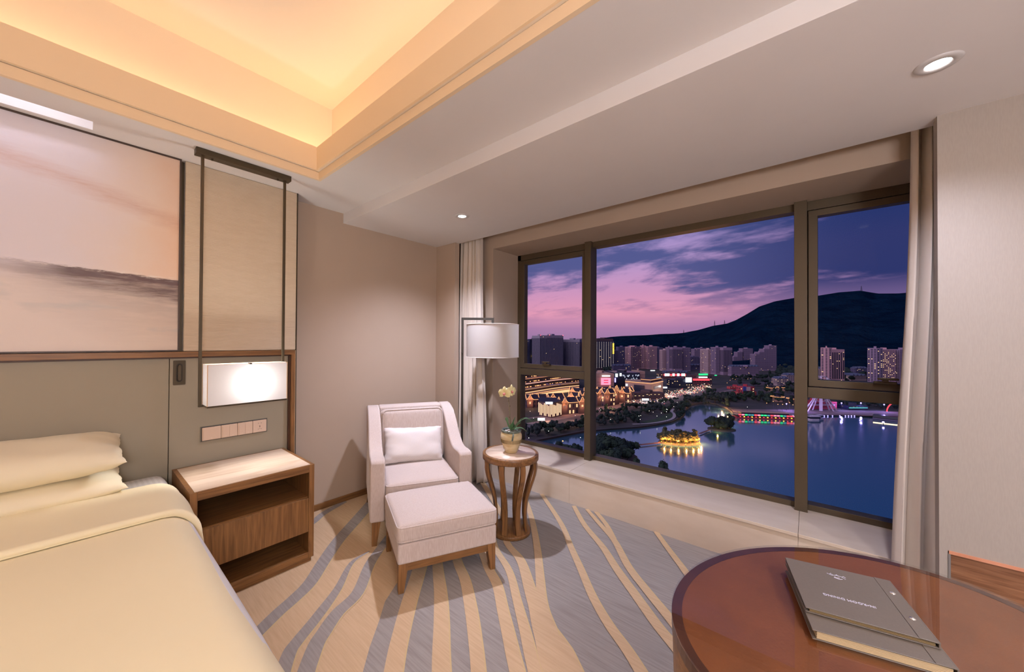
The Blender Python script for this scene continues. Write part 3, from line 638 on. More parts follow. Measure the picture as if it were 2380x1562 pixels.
n = N(SATIN.node_tree); b_ = n.n['Principled BSDF']; oc = n.a('ShaderNodeTexCoord').outputs['Object']; mp_ = n.a('ShaderNodeMapping', i0=oc); mp_.inputs['Scale'].default_value = (1, 1.1547, .0)
sp = n.a('ShaderNodeSeparateXYZ', i0=mp_.outputs[0])
# hexagonally packed rings: two offset square lattices
def ringd(ox, oy):
    a = .0115; b2 = a * 1.732
    ux = n.m('SUBTRACT', n.m('MODULO', n.m('ADD', sp.outputs[0], 20 * b2 + ox * b2), b2), b2 / 2); uy = n.m('SUBTRACT', n.m('MODULO', n.m('ADD', n.m('DIVIDE', sp.outputs[1], 1.1547), 20 * a + oy * a), a), a / 2)
    return n.m('SQRT', n.m('ADD', n.m('MULTIPLY', ux, ux), n.m('MULTIPLY', uy, uy)))
dd = n.m('MINIMUM', ringd(0, 0), ringd(.5, .5))
rg = n.m('ABSOLUTE', n.m('SUBTRACT', dd, .0045)); line = n.ramp(n.m('MULTIPLY', rg, 500), [(.18, (1, 1, 1, 1)), (.5, (0, 0, 0, 1))])
n.l.new(n.mix(n.m('MULTIPLY', line, .55), L(238, 230, 226), L(176, 164, 156)), b_.inputs['Base Color'])
tp = pillow('throw_pillow', .50, .30, .12, SATIN, seed=5, ear=.06, wr=.6, label='white satin lumbar pillow with a honeycomb ring pattern on the armchair', cat='cushion')
cu_, su_ = cos(radians(-28.5)), sin(radians(-28.5))
lx, ly = -.005, .452
tp.location = (1.705 + lx * cu_ - ly * su_, 2.111 + lx * su_ + ly * cu_, .572); tp.rotation_euler = (radians(66), radians(2), radians(-28.5)); tp.rotation_mode = 'XYZ'

# ottoman
ot = empty('ottoman', (1.616, 1.842, 0), radians(-25), label='oatmeal linen footstool with a welted cushion in front of the armchair', cat='footstool')
MB().box(-.30, -.238, .122, .30, .238, .17).build('apron', WALN_X, ot)
MB().box(-.31, -.248, .165, .31, .248, .282).build('base_box', UPH, ot, bevel=.012, seg=3)
o = rbox(.632, .512, .105, .028, .024, sag=.008).build('cushion', UPH, ot, fix=True); o.location = (0, 0, .284)
piping(.622, .502, .03, .092, o, rad=.0046); piping(.622, .502, .03, .012, o, rad=.0046)
for sx_ in (-1, 1):
    for sy_ in (-1, 1): leg(sx_ * .305, sy_ * .243, sx_, sy_, .168, .058, .032, ot)

# ------------------------------------------------------------------ side table and orchid
st_ = empty('side_table', (2.226, 1.712, 0), radians(42), label='round walnut side table with a travertine top and curved slat legs', cat='side table')
MB().lathe([(.190, .6), (.193, .6015), (.210, .6015), (.213, .598), (.213, .560), (.209, .556), (.18, .556)], n=72, cap0=False, cap1=False).lathe([(.0, .572), (.18, .572), (.18, .556), (0, .556)], n=48).build('top_rim', WALN_X, st_)
MB().lathe([(.0, .6005), (.1925, .6005), (.1925, .575)], n=72, cap0=False).build('stone_top', TRAVR, st_)
MB().lathe([(.15, .0), (.155, .003), (.155, .024), (.151, .028), (.0, .028)], n=64).build('base_disc', WALN_X, st_)
for k in range(8):
    a = radians(22.5 + 45 * k); pc = catmull([(.193, .558), (.200, .50), (.190, .44), (.163, .36), (.138, .28), (.122, .20), (.120, .12), (.128, .06), (.136, .028)], 4)if False else catmull([(.193, 0, .558), (.198, 0, .505), (.186, 0, .44), (.160, 0, .36), (.136, 0, .28), (.122, 0, .20), (.120, 0, .12), (.126, 0, .07), (.133, 0, .028)], 4)
    mb = MB(); q = []; hw = .019
    for i, p in enumerate(pc):
        tt = (pc[min(i + 1, len(pc) - 1)] - pc[max(i - 1, 0)]).normalized(); nn = Vector((tt.z, 0, -tt.x)) * .0085
        if nn.x > 0: nn = -nn
        q.append((p + nn, p - nn))
    v = []
    for a_, b__ in q:
        for sg, P_ in ((-1, a_), (1, a_), (1, b__), (-1, b__)): v.append((P_.x * cos(a) - sg * hw * sin(a), P_.x * sin(a) + sg * hw * cos(a), P_.z))
    mb.add(v, [(4 * i + j, 4 * i + (j + 1) % 4, 4 * i + 4 + (j + 1) % 4, 4 * i + 4 + j) for i in range(len(q) - 1) for j in range(4)] + [(0, 1, 2, 3), tuple(4 * len(q) - 4 + j for j in (3, 2, 1, 0))])
    mb.build('leg', WALN_Z, st_, fix=True, bevel=.0015)
GLAZE = mat('amber_celadon_glaze', L(214, 196, 154), .22, L(194, 168, 118), 9, (1, 1, 2.5), (.35, .65), spec=.6, coat=.5, dist=.5)
RIMG = mat('teal_glaze_rim', L(104, 118, 108), .2, L(70, 78, 70), 30, (1, 1, 1), (.4, .6), spec=.6, coat=.5)
op = empty('orchid', (2.226, 1.706, .6015), radians(10), label='cream orchid growing in a glazed ribbed pot on the side table', cat='plant')
pot = MB().lathe([(.0, .0), (.042, .0), (.046, .004), (.058, .035), (.073, .075), (.081, .11), (.081, .135), (.074, .152), (.068, .156)], n=48, cap0=False, cap1=False).lathe([(.060, .150), (.056, .12)], n=40, cap0=False, cap1=False).build('pot', GLAZE, op)
MB().lathe([(.066, .150), (.072, .158), (.077, .166), (.076, .173), (.070, .176), (.062, .174), (.058, .166), (.059, .150)], n=48, cap0=False, cap1=False).build('pot_rim', RIMG, pot)
fl = MB()
for k in range(44):
    a = 2 * pi * k / 44; M_ = Matrix.Rotation(a, 4, 'Z'); fl.hexa([M_ @ Vector(p) for p in ((.0745, -.0016, .078), (.0775, -.0016, .078), (.0775, .0016, .078), (.0745, .0016, .078))], [M_ @ Vector(p) for p in ((.0795, -.0018, .106), (.0822, -.0018, .106), (.0822, .0018, .106), (.0795, .0018, .106))])
fl.build('fluting', mat('olive_glaze', L(120, 104, 72), .25), pot)
for a in (radians(215), radians(35)):
    M_ = Matrix.Rotation(a, 4, 'Z'); MB().tube([M_ @ Vector((.078 + .016 * max(0, cos(t_)) ** .7, .004 * sin(t_), .132 + .024 * sin(t_))) for t_ in [radians(-90 + 18 * k) for k in range(11)]], .006, 8).build('handle', RIMG, pot)
MB().lathe([(.0, .164), (.03, .168), (.058, .160)], n=24).build('moss', mat('pale_moss', L(214, 206, 204), .95, L(120, 104, 84), 60, bump=.8, bscale=90, bdist=.01), op)
LEAF = mat('orchid_leaf', L(92, 128, 84), .4, L(70, 104, 70), 14, spec=.5); 
def leafm(path, wid, m_=LEAF, par=op, name='leaf', fold=.15):
    P = catmull(path, 5); mb = MB(); v = []; n_ = len(P)
    for i, p in enumerate(P):
        u = i / (n_ - 1); tt = (P[min(i + 1, n_ - 1)] - P[max(i - 1, 0)]).normalized(); sd_ = tt.cross(Vector((0, 0, 1)))
        if sd_.length < .1: sd_ = Vector((1, 0, 0))
        sd_.normalize(); up = sd_.cross(tt); h = wid / 2 * sin(pi * min(1, .12 + .88 * u)) ** .6
        v += [p - sd_ * h + up * h * fold, p - up * h * fold, p + sd_ * h + up * h * fold]
    mb.add(v, [(3 * i + j, 3 * i + j + 1, 3 * i + 4 + j, 3 * i + 3 + j) for i in range(n_ - 1) for j in (0, 1)], True)
    o = mb.build(name, m_, par); sdm = o.modifiers.new('s', 'SOLIDIFY'); sdm.thickness = .0016; return o
rgt = Vector((RI.x, RI.y, 0)).normalized(); fwd = Vector((FW.x, FW.y, 0)).normalized()
Rz = Matrix.Rotation(-radians(10), 3, 'Z')
def lp(r, f_, z): return Rz @ (rgt * r + fwd * f_ + Vector((0, 0, z)))
leafm([lp(.0, .0, .165), lp(-.02, -.01, .20), lp(-.035, -.015, .24), lp(-.038, -.02, .272)], .04)
leafm([lp(.005, .005, .165), lp(.008, -.012, .21), lp(.018, -.016, .25), lp(.03, -.018, .272)], .046)
leafm([lp(.005, .0, .165), lp(.03, -.01, .20), lp(.065, -.012, .24), lp(.11, -.01, .262), lp(.155, -.008, .245)], .05)
leafm([lp(.0, -.01, .165), lp(.02, -.025, .19), lp(.05, -.03, .222), lp(.07, -.035, .235)], .045)
leafm([lp(.01, .01, .165), lp(.05, .01, .182), (lp(.09, .01, .178)), lp(.125, .012, .152)], .036)
STEM = plain('orchid_stem', L(122, 110, 84), .6)
sp_ = catmull([lp(.0, 0, .165), lp(-.006, -.002, .22), lp(-.012, -.004, .30), lp(-.018, 0, .37), lp(-.026, 0, .42), lp(-.03, -.002, .455)], 6)
stm = MB().tube(sp_, .0034, 8).build('stem', STEM, op)
for z_, s_ in ((.26, -1), (.345, 1), (.385, -1)): MB().lathe([(.0, 0), (.006, .004), (.005, .01), (.0, .013)], lp(-.008 - (z_ - .2) * .06 + .004 * s_, 0, z_), 8).build('node', plain('stem_node', L(92, 74, 56), .6), stm)
PET = mat('cream_yellow_petal', L(242, 232, 178), .5, L(232, 218, 150), 30, sheen=.2); LIP = plain('orchid_lip', L(206, 130, 120), .5)
def flower(c, face, up, s_, par):
    f_ = face.normalized(); u_ = (up - up.dot(f_) * f_).normalized(); r_ = u_.cross(f_)
    e = empty('flower'); e.parent = par
    for a, ln, wd in ((90, 1, .62), (215, 1, .60), (325, 1, .60), (5, 1.0, 1.15), (175, 1.0, 1.15)):
        d_ = (cos(radians(a)) * r_ + sin(radians(a)) * u_); p_ = d_.cross(f_); mb = MB(); v = []
        for i in range(7):
            t_ = i / 6; h = .5 * wd * s_ * sin(pi * min(1, .08 + .92 * t_)) ** .55
            cc = c + d_ * (s_ * ln * t_) + f_ * (s_ * (.10 * sin(t_ * pi) - .10 * t_))
            for k in (-1, -.5, 0, .5, 1): v.append(cc + p_ * h * k - f_ * s_ * .10 * k * k)
        mb.add(v, [(5 * i + k, 5 * i + k + 1, 5 * i + 6 + k, 5 * i + 5 + k) for i in range(6) for k in range(4)], True)
        mb.build('petal', PET, e)
    MB().lathe([(.0, -.010 * s_ * 20), (.010, -.002), (.012, .004), (.006, .012), (.0, .016)], c - u_ * .010 + f_ * .006, 12).build('lip', LIP, e)
toc = (EYE - Vector((2.226, 1.706, 1.03))).normalized(); toc = Rz @ toc
flower(lp(-.055, -.012, .452), toc + Vector((0, 0, -.25)) - rgt * .35, Vector((0, 0, 1)), .052, op)
flower(lp(.003, .012, .465), toc + Vector((0, 0, -.2)) + rgt * .7, Vector((.1, 0, 1)), .050, op)
flower(lp(-.022, .03, .450), toc * .4 + rgt * .2 + Vector((0, 0, .2)), Vector((0, 0, 1)), .044, op)

# ------------------------------------------------------------------ floor lamp
fl_ = empty('floor_lamp', (2.42, 2.437, 0), radians(-46), label='tall dark metal floor lamp with a white drum shade hanging from its arm', cat='floor lamp')
MB().box(-.12, -.03, 0, .12, .22, .012).build('base_plate', BLACKM, fl_, bevel=.002)
MB().box(-.011, -.011, .012, .011, .011, 1.648).build('pole', BLACKM, fl_)
MB().box(-.011, -.011, 1.648, .295, .011, 1.670).box(.273, -.011, 1.60, .295, .011, 1.648).build('arm', BLACKM, fl_)
MB().lathe([(.008, 0), (.008, .02)], (.0, -.012, 1.32), 12).build('knob', BLACKM, fl_)
shd = MB().lathe([(.246, 1.302), (.246, 1.606)], (.284, 0, 0), 96, cap0=False, cap1=False).build('shade', SHADE2, fl_)
TAPE = plain('white_tape', L(236, 226, 216), .6)
for z_ in (1.606, 1.302): MB().tube([(.284 + .247 * cos(2 * pi * k / 72), .247 * sin(2 * pi * k / 72), z_) for k in range(72)], .0025, 6, closed=True).build('shade_ring', TAPE, shd)
MB().tube([(.284 - .244, 0, 1.58), (.284 + .244, 0, 1.58)], .002, 6).tube([(.284, -.244, 1.58), (.284, .244, 1.58)], .002, 6).build('spider', BLACKM, fl_)
MB().lathe([(.0, 1.42), (.022, 1.43), (.028, 1.46), (.02, 1.49), (.013, 1.51), (.013, 1.60)], (.284, 0, 0), 20).build('bulb', plain('frosted_bulb', (.8, .78, .74, 1), .3), fl_)

# ------------------------------------------------------------------ curtains
def curtain(y0t, y1t, y0b, y1b, xc, z0, z1, folds, amp0, amp1, seed, label, xb=None, top_pinch=.1):
    rnd = random.Random(seed); ph = [rnd.uniform(-.35, .35) for _ in range(folds + 2)]; wv = [rnd.uniform(.8, 1.2) for _ in range(folds + 2)]
    def fn(i, j):
        k = 1 - j                                      # j = 0 bottom
        s_ = j ** .8
        y0_, y1_ = y0b + (y0t - y0b) * s_, y1b + (y1t - y1b) * s_
        kk = i * folds; c = int(min(kk, folds - 1e-6)); a = kk * 2 * pi + ph[c] * sin((kk - c) * pi)
        am = (amp1 + (amp0 - amp1) * s_) * wv[c]
        x = xc + (xb - xc if xb else 0) * (1 - s_) + am * sin(a) + .004 * sin(kk * 5 + j * 6)
        y = y0_ + (y1_ - y0_) * i + .012 * sin(2 * a + 1) * (1 - .5 * s_) + .006 * sin(j * 7 + seed)
        return (x, y, z0 + (z1 - z0) * j)
    o = MB().grid(fn, folds * 16 + 1, 60).build('curtain', CURT, label=label, cat='curtain')
    sdm = o.modifiers.new('s', 'SOLIDIFY'); sdm.thickness = .002; return o
curtain(2.595, 2.87, 2.45, 2.815, 2.84, .012, ZC + .10, 5, .035, .055, 3, 'cream curtain gathered in the corner behind the floor lamp', xb=2.755)
curtain(-.62, -.40, -.62, -.312, 2.86, .012, ZC + .10, 5, .030, .05, 6, 'cream curtain drawn back at the right end of the window', xb=2.835)

# ------------------------------------------------------------------ oval table with glass top, and two folders
ELC, EA, EB, EANG = (1.322, -.126), .516, .379, radians(148.65)
dk = empty('desk', (ELC[0], ELC[1], 0), EANG, label='oval brown leather-topped desk under a sheet of glass', cat='desk')
def ell(s_, n_=96): return [((EA * s_[0]) * cos(2 * pi * k / n_), (EB * s_[1]) * sin(2 * pi * k / n_)) for k in range(n_)]
def ellr(off, n_=96): return [((EA - off) * cos(2 * pi * k / n_), (EB - off) * sin(2 * pi * k / n_)) for k in range(n_)]
up = lambda a, b, h: (a, b, h)
LEATH = mat('brown_desk_leather', L(126, 73, 36), .5, L(114, 65, 30), 6, bump=.55, bscale=130, spec=.35, bdist=.0012)
RIMD = mat('dark_walnut_rim', L(84, 48, 32), .35, L(66, 36, 22), 8, spec=.5)
MB().prism(ellr(.026), up, .700, .7285, True).build('leather_inlay', LEATH, dk)
rim = MB(); o1, o2 = ellr(.0015), ellr(.026); nn_ = len(o1)
for za, zb in (((.70), .7295),):
    rim.add([(a, b, .70) for a, b in o1] + [(a, b, .7295) for a, b in o1] + [(a, b, .7295) for a, b in o2] + [(a, b, .70) for a, b in o2],
            [(r * nn_ + k, r * nn_ + (k + 1) % nn_, ((r + 1) % 4) * nn_ + (k + 1) % nn_, ((r + 1) % 4) * nn_ + k) for r in range(4) for k in range(nn_)], False)
rim.build('rim', RIMD, dk)
side = MB(); rows = [(.002, .70), (.004, .66), (.006, .58), (.012, .48), (.024, .38), (.040, .30), (.062, .22), (.085, .14), (.10, .06), (.10, .0)]
v = []
for off, z_ in rows: v += [(a, b, z_) for a, b in ellr(off)]
side.add(v, [(r * 96 + (k + 1) % 96, r * 96 + k, (r + 1) * 96 + k, (r + 1) * 96 + (k + 1) % 96) for r in range(len(rows) - 1) for k in range(96)], True)
side.build('curved_side', WALN_X, dk, fix=True)
MB().prism(ellr(.0), up, .7300, .7362, False).build('glass_top', TOPGL, dk, bevel=.0015)
def folder(c, ex, ey, z0, th, label, cover=True):
    """c corner, ex spine->fore edge direction vector, ey along the spine, both world xy"""
    f_ = empty('menu_folder', (c[0], c[1], z0), label=label, cat='folder', group='grey folders on the desk')
    ex, ey = Vector((*ex, 0)), Vector((*ey, 0)); FM = FOLD
    def q(a, b, h): return ex * a + ey * b + Vector((0, 0, h))
    def slab(name, a0, a1, b0, b1, h0, h1, m_, h2=None, bev=.0008):
        h2 = h1 if h2 is None else h2; d_ = (h1 - h0)
        o = MB().hexa([q(a0, b0, h0), q(a1, b0, h2 - d_), q(a1, b1, h2 - d_), q(a0, b1, h0)], [q(a0, b0, h1), q(a1, b0, h2), q(a1, b1, h2), q(a0, b1, h1)]).build(name, m_, f_, fix=True, bevel=bev); return o
    slab('back_cover', 0, 1, 0, 1, 0, .0025, FM)
    for k in range(6 if th > .02 else 3): slab('page', .02, .965 - .004 * (k % 2), .01, .985 - .006 * (k % 3), .003 + k * (th - .007) / (6 if th > .02 else 3), .003 + (k + .75) * (th - .007) / (6 if th > .02 else 3), PAGE if th > .02 else PAGE2, bev=0)
    slab('front_cover', .13, 1, 0, 1, th - .0025, th, FM, th - .001)
    slab('spine_strip', 0, .135, 0, 1, th - .0018, th + .0012, FM)
    slab('spine', -.012, .002, 0, 1, 0, th + .0012, FM)
    return f_, q
FOLD = mat('grey_folder_card', L(102, 93, 83), .42, L(98, 89, 79), 200, spec=.5)
PAGE = mat('cream_pages', L(196, 172, 132), .7); PAGE2 = mat('gold_card_pages', L(120, 100, 66), .6); SILV = plain('silver_print', L(206, 204, 220), .4); RIV = mat('steel_rivet', L(226, 220, 212), .25, metal=.8)
TZ = .7364
# lower folder, then the dining folder on top of it
SPd = (-.0585, -.2285)
lowf, q1 = folder((1.250, -.232), (-.060, .2285), (.295, .062), TZ, .024, 'lower grey folder with a thick block of cream pages on the desk')
topf, q2 = folder((1.302, -.216), (-.050, .2255), (.245, .050), TZ + .0255, .013, 'upper grey folder lettered in silver with two rivets on its spine strip')
for b_ in (.30, .72):
    p = q2(.065, b_, .0143); MB().lathe([(.0062, -.001), (.0058, .0012), (.003, .0018), (.0, .002)], p, 20).build('rivet', RIV, topf)
exv, eyv = Vector((-.050, .2255, 0)), Vector((.245, .050, 0))
def lettering(s_, size, a, b, name, squash=1):
    me = text_mesh(s_, size, name); me.materials.append(SILV); o = D.objects.new(name, me); COL.objects.link(o); o.parent = topf
    p = q2(a, b, .0132); X__ = exv.normalized(); Y__ = (-eyv + exv * (eyv.dot(exv) / exv.dot(exv))).normalized(); Z__ = X__.cross(Y__)
    M_ = Matrix.Identity(4)
    for i in range(3): M_[i][0] = X__[i]; M_[i][1] = Y__[i]; M_[i][2] = Z__[i]; M_[i][3] = p[i]
    o.matrix_local = M_; return o
lettering('IN\u2022ROOM DINING', .0125, .55, .34, 'lettering')
cr = MB()
Xc, Yc = exv.normalized(), eyv.normalized()
def cp(a, b): return q2(.53, .80, .0138) + Xc * a + Yc * b
for pts in ([(-.018, -.006), (-.010, .004), (0, .006), (.010, .001), (.020, .006)], [(-.020, .003), (-.016, .008), (-.012, .003)], [(-.004, .002), (-.002, .010), (.003, .003)], [(.008, .004), (.011, .011), (.014, .004)], [(-.010, -.010), (-.002, -.014), (.008, -.009)], [(-.005, -.006), (.002, -.009), (.006, -.005)]):
    cr.tube([cp(a, b) for a, b in pts], .0008, 4)
cr.build('crest', SILV, topf)

# ================================================================== the town outside, about 80 m below the room
GZ = -78.5
def htop(px, py_top, p):                     # height of a point standing over ground point p that is seen at row py_top
    v = (px - CX) * RI + (py_top - CY) * DN + FPX * FW
    return EYE.z + v.z * hypot(p[0], p[1]) / hypot(v.x, v.y)
def nm(name, c, c2=None, sc=.02, r=.85, **k): return mat(name, c, r, c2, sc, **k)
WATER = D.materials.new('lake_water'); WATER.use_nodes = True; n = N(WATER.node_tree); n.n.clear()
lw_ = n.a('ShaderNodeLayerWeight', Blend=.5); fz = n.m('ADD', .04, n.m('MULTIPLY', n.m('POWER', lw_.outputs['Facing'], 2.0), .96))
mx = n.a('ShaderNodeMixShader', i0=fz, i1=n.a('ShaderNodeBsdfDiffuse', Color=(.05, .15, .25, 1)).outputs[0], i2=n.a('ShaderNodeBsdfGlossy', Roughness=.11, Color=(.88, .98, .96, 1)).outputs[0])
n.l.new(mx.outputs[0], n.a('ShaderNodeOutputMaterial').inputs[0])
LAND = nm('dim_grass_and_paving', L(52, 58, 52), L(74, 70, 72), .03)
PAVE = nm('pale_paving', L(150, 128, 128), L(120, 104, 110), .08)
ASPH = nm('asphalt', L(92, 84, 92), L(78, 72, 82), .1)
LAWN = nm('lawn', L(62, 82, 54), L(48, 66, 48), .1)
MB().box(-200, -1500, -81, 1200, 1500, -80).build('lake', WATER, kind='structure')
def land(name, pts, z0, z1, m_, **t): return MB().prism(pts, lambda a, b, h: (a, b, h), z0, z1).build(name, m_, **t)
def gl(*p): return [gp(*q) for q in p]
shore = gl((1222, 1032), (1290, 1019), (1355, 1006), (1420, 1000), (1480, 996), (1524, 990), (1560, 983), (1580, 974), (1590, 964), (1594, 950), (1606, 942), (1634, 938), (1664, 941), (1690, 952), (1703, 962), (1731, 964), (1790, 962), (1850, 966), (1960, 967), (2020, 969), (2095, 973), (2300, 985))
far = [(900, -900), (6000, -3500), (6500, 6000), (200, 6000), (-100, 900), (60, 380)]
SHORE = land('shore_ground', shore + far, -81, GZ, LAND, kind='structure')
NEAR = land('near_bank', [(226, 190), (243, 168), (236, 120), (240, 112), (262, 106), (270, 98), (262, 90), (243, 88), (232, 76), (222, 60), (205, 50), (205, -400), (20, -400), (20, 300)], -81, GZ, LAND, kind='structure')
def flat(name, pts, m_, z=GZ + .15, par=None, **t):
    mb = MB(); mb.prism([gp(*q, GZ) for q in pts], lambda a, b, h: (a, b, h), z - .5, z); return mb.build(name, m_, par, fix=True, **t)
for i, (nm_, q, m_, dz) in enumerate((('paving', [(1222, 985), (1222, 972), (1355, 955), (1445, 935), (1560, 915), (1640, 908), (1700, 903), (1705, 908), (1640, 918), (1540, 940), (1440, 955), (1355, 972), (1290, 990)], PAVE, .15),
        ('road', [(1222, 1004), (1222, 990), (1355, 966), (1500, 938), (1610, 915), (1720, 893), (1850, 880), (1850, 886), (1720, 901), (1620, 922), (1500, 946), (1355, 976)], ASPH, .25),
        ('plaza', [(1700, 952), (1850, 953), (1980, 955), (2100, 958), (2100, 970), (1980, 965), (1850, 964), (1760, 961), (1705, 959)], PAVE, .3),
        ('lawn', [(1500, 985), (1556, 978), (1570, 966), (1566, 955), (1552, 962), (1520, 975), (1490, 980)], LAWN, .3), ('lawn', [(1222, 975), (1250, 972), (1258, 978), (1222, 984)], LAWN, .4))):
    flat(nm_, q, m_, GZ + dz, SHORE)
PATHP = [gp(x, y, GZ) for x, y in ((1470, 987), (1510, 985), (1548, 979), (1565, 972), (1567, 963), (1561, 957), (1566, 951))]
P = catmull([(x, y, 0) for x, y in PATHP], 6); mb = MB(); vl, vr = [], []
for i, p in enumerate(P):
    t = (P[min(i + 1, len(P) - 1)] - P[max(i - 1, 0)]).normalized(); q = Vector((-t.y, t.x, 0)) * 1.5; vl.append((p.x + q.x, p.y + q.y, GZ + .45)); vr.append((p.x - q.x, p.y - q.y, GZ + .45))
mb.add(vl + vr, [(i, len(P) + i, len(P) + i + 1, i + 1) for i in range(len(P) - 1)]).build('footpath', nm('path_gravel', L(170, 164, 170)), SHORE)
bank = MB(); WALLM = nm('stone_bank', L(96, 88, 92))
for a, b_ in zip(shore[:-1], shore[1:]): bank.bar((a[0], a[1], GZ + .2), (b_[0], b_[1], GZ + .2), .8, .5)
bank.build('bank_edge', WALLM, SHORE)

# mountain
prof_ = [(900, 792), (1100, 790), (1230, 790), (1300, 794), (1355, 791), (1400, 786), (1420, 783), (1450, 781), (1500, 779), (1560, 776), (1590, 774), (1620, 768), (1655, 758), (1690, 752), (1710, 744), (1740, 727), (1765, 712), (1800, 700), (1846, 692), (1900, 687), (1950, 678), (2000, 674), (2040, 681), (2088, 681), (2150, 676), (2240, 700), (2400, 720), (2700, 735), (3200, 740)]
azel = []
for a, b_ in prof_:
    v = (a - CX) * RI + (b_ - CY) * DN + FPX * FW; azel.append((math.atan2(v.y, v.x), v.z / hypot(v.x, v.y)))
azel.sort()
def ridge(az):
    if az <= azel[0][0]: return azel[0][1]
    for (a0, e0), (a1, e1) in zip(azel[:-1], azel[1:]):
        if az <= a1: k = (az - a0) / (a1 - a0); return e0 + (e1 - e0) * k
    return azel[-1][1]
from mathutils import noise
def hill(i, j):
    az = azel[0][0] - .15 + i * (azel[-1][0] - azel[0][0] + .3); e = ridge(az)
    R1 = 3300; R0 = 1500 if e > .03 else 2000
    if j < .8: k = j / .8; R = R0 + (R1 - R0) * k; zr = EYE.z + e * R1; z = GZ + (zr - GZ) * (k ** 1.15)
    else: k = (j - .8) / .2; R = R1 + 1200 * k; z = EYE.z + e * R1 - 260 * k
    x, y = R * cos(az), R * sin(az); kk = min(1, j * 3) * (1 - max(0, 1 - abs(j - .8) * 9) * .9)
    z += kk * (55 * noise.noise(Vector((x, y, 0)) / 420) + 22 * noise.noise(Vector((x, y, 3)) / 130))
    return (x, y, z)
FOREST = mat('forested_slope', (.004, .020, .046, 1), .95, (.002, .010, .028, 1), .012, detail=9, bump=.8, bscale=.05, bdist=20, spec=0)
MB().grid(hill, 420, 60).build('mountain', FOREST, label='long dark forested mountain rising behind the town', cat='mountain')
STEEL = nm('lattice_steel', L(60, 66, 84))
for i, (px, py, hh, lb) in enumerate(((1589, 775, 30, 'thin mast on the low left part of the ridge'), (1661, 757, 40, 'taller mast halfway up the ridge line'), (1684, 752, 26, 'short mast right of the taller one on the ridge'), (2002, 674, 26, 'mast on the summit of the mountain'))):
    v = (px - CX) * RI + (py - CY) * DN + FPX * FW; k = 3300 / hypot(v.x, v.y); p = EYE + v * k
    mb = MB()
    for sx_, sy_ in ((-4, -4), (4, -4), (4, 4), (-4, 4)): mb.bar((p.x + sx_, p.y + sy_, p.z - 12), (p.x, p.y, p.z + hh), 1.0)
    for q in range(5): z_ = p.z - 5 + q * (hh - 5) / 5; w_ = 4 * (1 - (z_ - p.z + 12) / (hh + 12)); mb.box(p.x - w_, p.y - w_, z_, p.x + w_, p.y + w_, z_ + 1.2)
    mb.build('transmission_mast', STEEL, label=lb, cat='mast')

# ---------------------------------------------------------------- towers
GLS = mat('dark_window_glass', L(44, 48, 70), .25, spec=.6)
LITW = emit('lit_window', (1, .66, .34, 1), 1.0); LITC = emit('cool_lit_window', (.75, .8, 1, 1), 1.3)
def quad_rows(mb, A, B, z0, z1, nc, nr, fw, fh, off, rnd, keep=1.0):
    """window quads on the wall from A to B (xy), proud by off"""
    ax, ay = A; bx, by = B; L_ = hypot(bx - ax, by - ay); ux, uy = (bx - ax) / L_, (by - ay) / L_; nx, ny = uy, -ux
    for r in range(nr):
        for c_ in range(nc):
            if rnd.random() > keep: continue
            s0 = L_ * (c_ + .5 - fw / 2) / nc; s1 = L_ * (c_ + .5 + fw / 2) / nc; h0 = z0 + (z1 - z0) * (r + .5 - fh / 2) / nr; h1 = z0 + (z1 - z0) * (r + .5 + fh / 2) / nr
            v = [(ax + ux * s + nx * off, ay + uy * s + ny * off, h) for s, h in ((s0, h0), (s1, h0), (s1, h1), (s0, h1))]; mb.add(v, [(0, 1, 2, 3)])
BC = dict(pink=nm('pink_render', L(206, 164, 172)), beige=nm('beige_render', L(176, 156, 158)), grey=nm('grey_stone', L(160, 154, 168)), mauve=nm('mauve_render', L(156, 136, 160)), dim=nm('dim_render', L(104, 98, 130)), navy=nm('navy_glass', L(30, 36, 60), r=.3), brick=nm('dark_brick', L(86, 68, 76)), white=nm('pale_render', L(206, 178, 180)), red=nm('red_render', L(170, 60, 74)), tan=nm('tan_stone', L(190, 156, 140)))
def block(mb, A, B, dep, z0, z1):
    ax, ay = A; bx, by = B; L_ = hypot(bx - ax, by - ay); nx, ny = -(by - ay) / L_, (bx - ax) / L_
    if nx * ax + ny * ay < 0: nx, ny = -nx, -ny
    C_, D_ = (bx + nx * dep, by + ny * dep), (ax + nx * dep, ay + ny * dep)
    mb.hexa([(*A, z0), (*B, z0), (*C_, z0), (*D_, z0)], [(*A, z1), (*B, z1), (*C_, z1), (*D_, z1)]); return [A, B, C_, D_]
